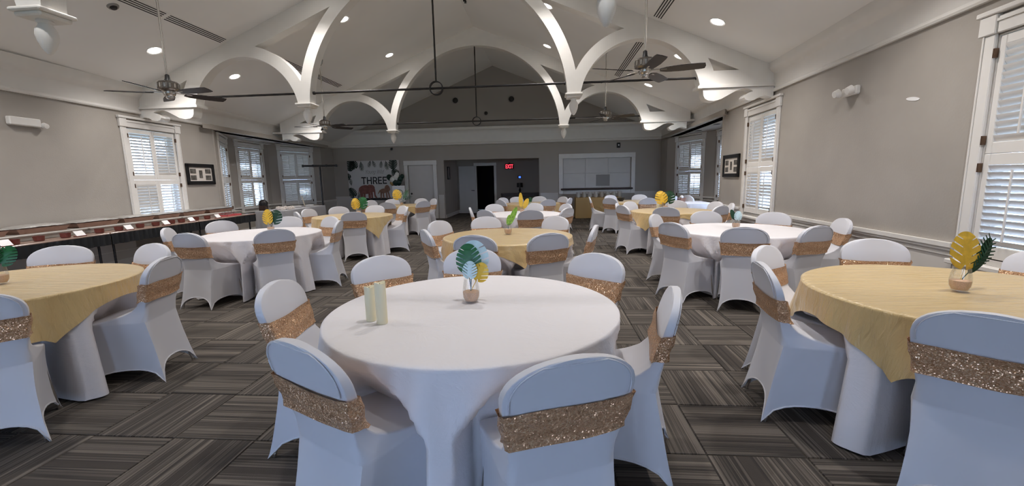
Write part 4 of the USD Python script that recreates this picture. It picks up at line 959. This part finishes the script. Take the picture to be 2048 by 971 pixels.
# grey draped table
t = thing('draped_table', (-7.15, 11.5, 0), -90+RL, label='long grey cloth-draped table in front of the left bay', cat='table')
def drape(lx, ly, z, seed, flare=.05):
    r_ = random.Random(seed); per = []
    for a, b in (((-lx, -ly), (lx, -ly)), ((lx, -ly), (lx, ly)), ((lx, ly), (-lx, ly)), ((-lx, ly), (-lx, -ly))):
        n = 40; per += [(a[0]+(b[0]-a[0])*i/n, a[1]+(b[1]-a[1])*i/n) for i in range(n)]
    per = np.array(per); nrm = per/np.maximum(np.abs(per)/np.array([lx, ly]), .0).max(1, keepdims=True)*0+np.sign(per)*(np.abs(per)/np.array([lx, ly]) > .999); q = np.arange(len(per)); V = [np.c_[per*.001, np.full(len(per), z)], np.c_[per, np.full(len(per), z)]]
    for h in (.02, .1, .25, .45, .65, z-.012):
        wv = (.004+flare*h/z*(.5+.5*np.sin(q*.55+seed)*np.sin(q*.21)))[:, None]
        V.append(np.c_[per+nrm*wv, np.full(len(per), z-h)])
    return trimesh.Trimesh(np.vstack(V), grid_faces(len(V), len(per), wrap_u=True), process=False)
obj('tabletop', bx(-1.16, 1.16, -.36, .36, .72, .75), 'darkwood', t, smooth=False); obj('tablecloth', drape(1.18, .38, .757, 3), 'greylinen', t, smooth=50)
t = thing('planter_box', (-7.42, 10.62, .758), -80, label='brown planter box with a dark round plant on the grey table', cat='planter')
obj('box', bbx(-.10, .10, -.08, .08, 0, .13, .006), 'darkwood', t, smooth=False); m = trimesh.creation.icosphere(2, .11); m.vertices += .03*(meshkit.noise(m.vertices*30, 2)[:, None]-.5)*m.vertices/.11; obj('plant', moved(m, (0, 0, .17)), 'iron', t)
FL = [(-7.18, 10.86), (-7.05, 10.98), (-7.02, 10.75), (-6.93, 11.08), (-6.90, 10.62), (-6.86, 10.85)]
for i, (x, y) in enumerate(FL):
    t = thing('rose', (x, y, .758), i*37, label=f"cream rose of the bunch on the grey table, {['back left','back right','middle left','right','front left','front'][i]} one", cat='flower', group='cream roses on the grey table')
    pet = []
    for rr, zz, n in ((.055, .02, 6), (.04, .045, 5), (.022, .06, 4)):
        for k in range(n):
            m = trimesh.creation.icosphere(1, .032); m.vertices *= [.35, 1, 1]; pet.append(T(m, 0, 20, 360*k/n, (rr*math.cos(2*PI*k/n), rr*math.sin(2*PI*k/n), zz)))
    obj('petals', cat(pet), 'rose', t, smooth=60); obj('heart', moved(trimesh.creation.icosphere(1, .022), (0, 0, .06)), 'rose', t); obj('stem', cyl((0, 0, .004), (.12, .02, .005), .004, 6), 'green', t)
for i, (x, y) in enumerate(((-7.30, 11.95), (-7.22, 12.45))):
    t = thing('paper_plates', (x, y, .758), -80, label=f"low stack of white paper plates on the grey table, {['left','right'][i]} of the small frame", cat='plates', group='paper plate stacks'); obj('stack', lathe([(0, 0), (.09, 0), (.13, .012), (.13, .03), (.09, .022), (0, .022)]), 'white', t); obj('top_plate', lathe([(0, .023), (.09, .023), (.132, .036), (.13, .038), (.088, .026), (0, .026)]), 'white', t)
t = thing('sign_frame', (-7.16, 12.10, .758), -60, label='small tan framed sign leaning on the grey table', cat='sign')
m = cat([bbx(-.12, .12, -.012, .012, 0, .03), bbx(-.12, .12, -.012, .012, .29, .32), bbx(-.12, -.09, -.012, .012, 0, .32), bbx(.09, .12, -.012, .012, 0, .32)]); R9 = trimesh.transformations.rotation_matrix(math.radians(12), (1, 0, 0)); m.apply_transform(R9); obj('frame', m, 'tan_print', t, smooth=False)
m = bx(-.1, .1, -.004, .004, .02, .3); m.apply_transform(R9); obj('print', m, 'mat_board', t, smooth=False)
m = cat([bx(-.07, .07, .004, .008, z, z+.025) for z in (.07, .15, .22)]); m.apply_transform(R9); obj('lettering', m, 'iron', t, smooth=False); obj('easel_back', bx(-.01, .01, -.13, -.05, 0, .01), 'tan_print', t, smooth=False)
t = thing('backdrop_stand', (-7.06, 12.95, 0), 12, label='tall black T-shaped stand behind the grey table', cat='stand')
obj('pole', cyl((0, 0, .04), (0, 0, 1.97), .027), 'black', t); obj('crossbar', cyl((-.5, 0, 1.97), (.5, 0, 1.97), .028), 'black', t)
for u in (-.5, -.2, .2, .5): obj('clamp', bbx(u-.025, u+.025, -.03, .03, 1.935, 2.01, .008), 'black', t, smooth=False)
for k in range(3): a = k*2*PI/3; obj('foot', cyl((0, 0, .10), (.35*math.cos(a), .35*math.sin(a), .012), .011), 'black', t)

# back buffet with gold cloth and bowls
t = thing('draped_table', (1.82, 15.55, 0), 0, label='long table draped in gold cloth under the serving hatch', cat='table')
obj('tabletop', bx(-.76, .76, -.34, .34, .70, .728), 'darkwood', t, smooth=False); obj('tablecloth', drape(.79, .36, .735, 5, .03), 'goldcloth', t, smooth=50)
for i in range(8):
    x = 1.12+.207*i
    t = thing('bowl_stack', (x, 15.40, .736), 0, label=f"stack of white bowls under the serving hatch, {ORD[i]} from the left in its row", cat='bowls', group='stacks of white bowls')
    for j in range(4):
        b = [(0, 0), (.045, 0), (.05, .01), (.082, .05), (.088, .062), (.082, .062), (.074, .048), (.04, .012), (0, .010)]
        obj('bowl', moved(lathe(b, 20), (0, 0, .045*j)), 'glasswhite', t)
# white table in the right bay
t = thing('draped_table', (3.72, 11.25, 0), 88, label='white cloth-draped table in front of the right bay', cat='table')
obj('tabletop', bx(-.58, .58, -.34, .34, .72, .75), 'darkwood', t, smooth=False); obj('tablecloth', drape(.60, .36, .757, 7, .04), 'linen', t, smooth=50)
t = thing('paper_sheet', (3.85, 11.6, .758), 70, label='bright sheet of paper on the right bay table', cat='paper'); obj('sheet', bx(-.15, .15, -.1, .1, 0, .003), 'white', t, smooth=False)
t = thing('gift_basket', (3.55, 11.6, .758), 30, label='small brown basket on the right bay table', cat='basket'); obj('body', lathe([(0, 0), (.09, 0), (.12, .09), (.125, .10), (.11, .10), (.08, .01)]), 'copper', t); obj('bow', moved(trimesh.creation.icosphere(1, .05), (0, 0, .12)), 'rose', t)
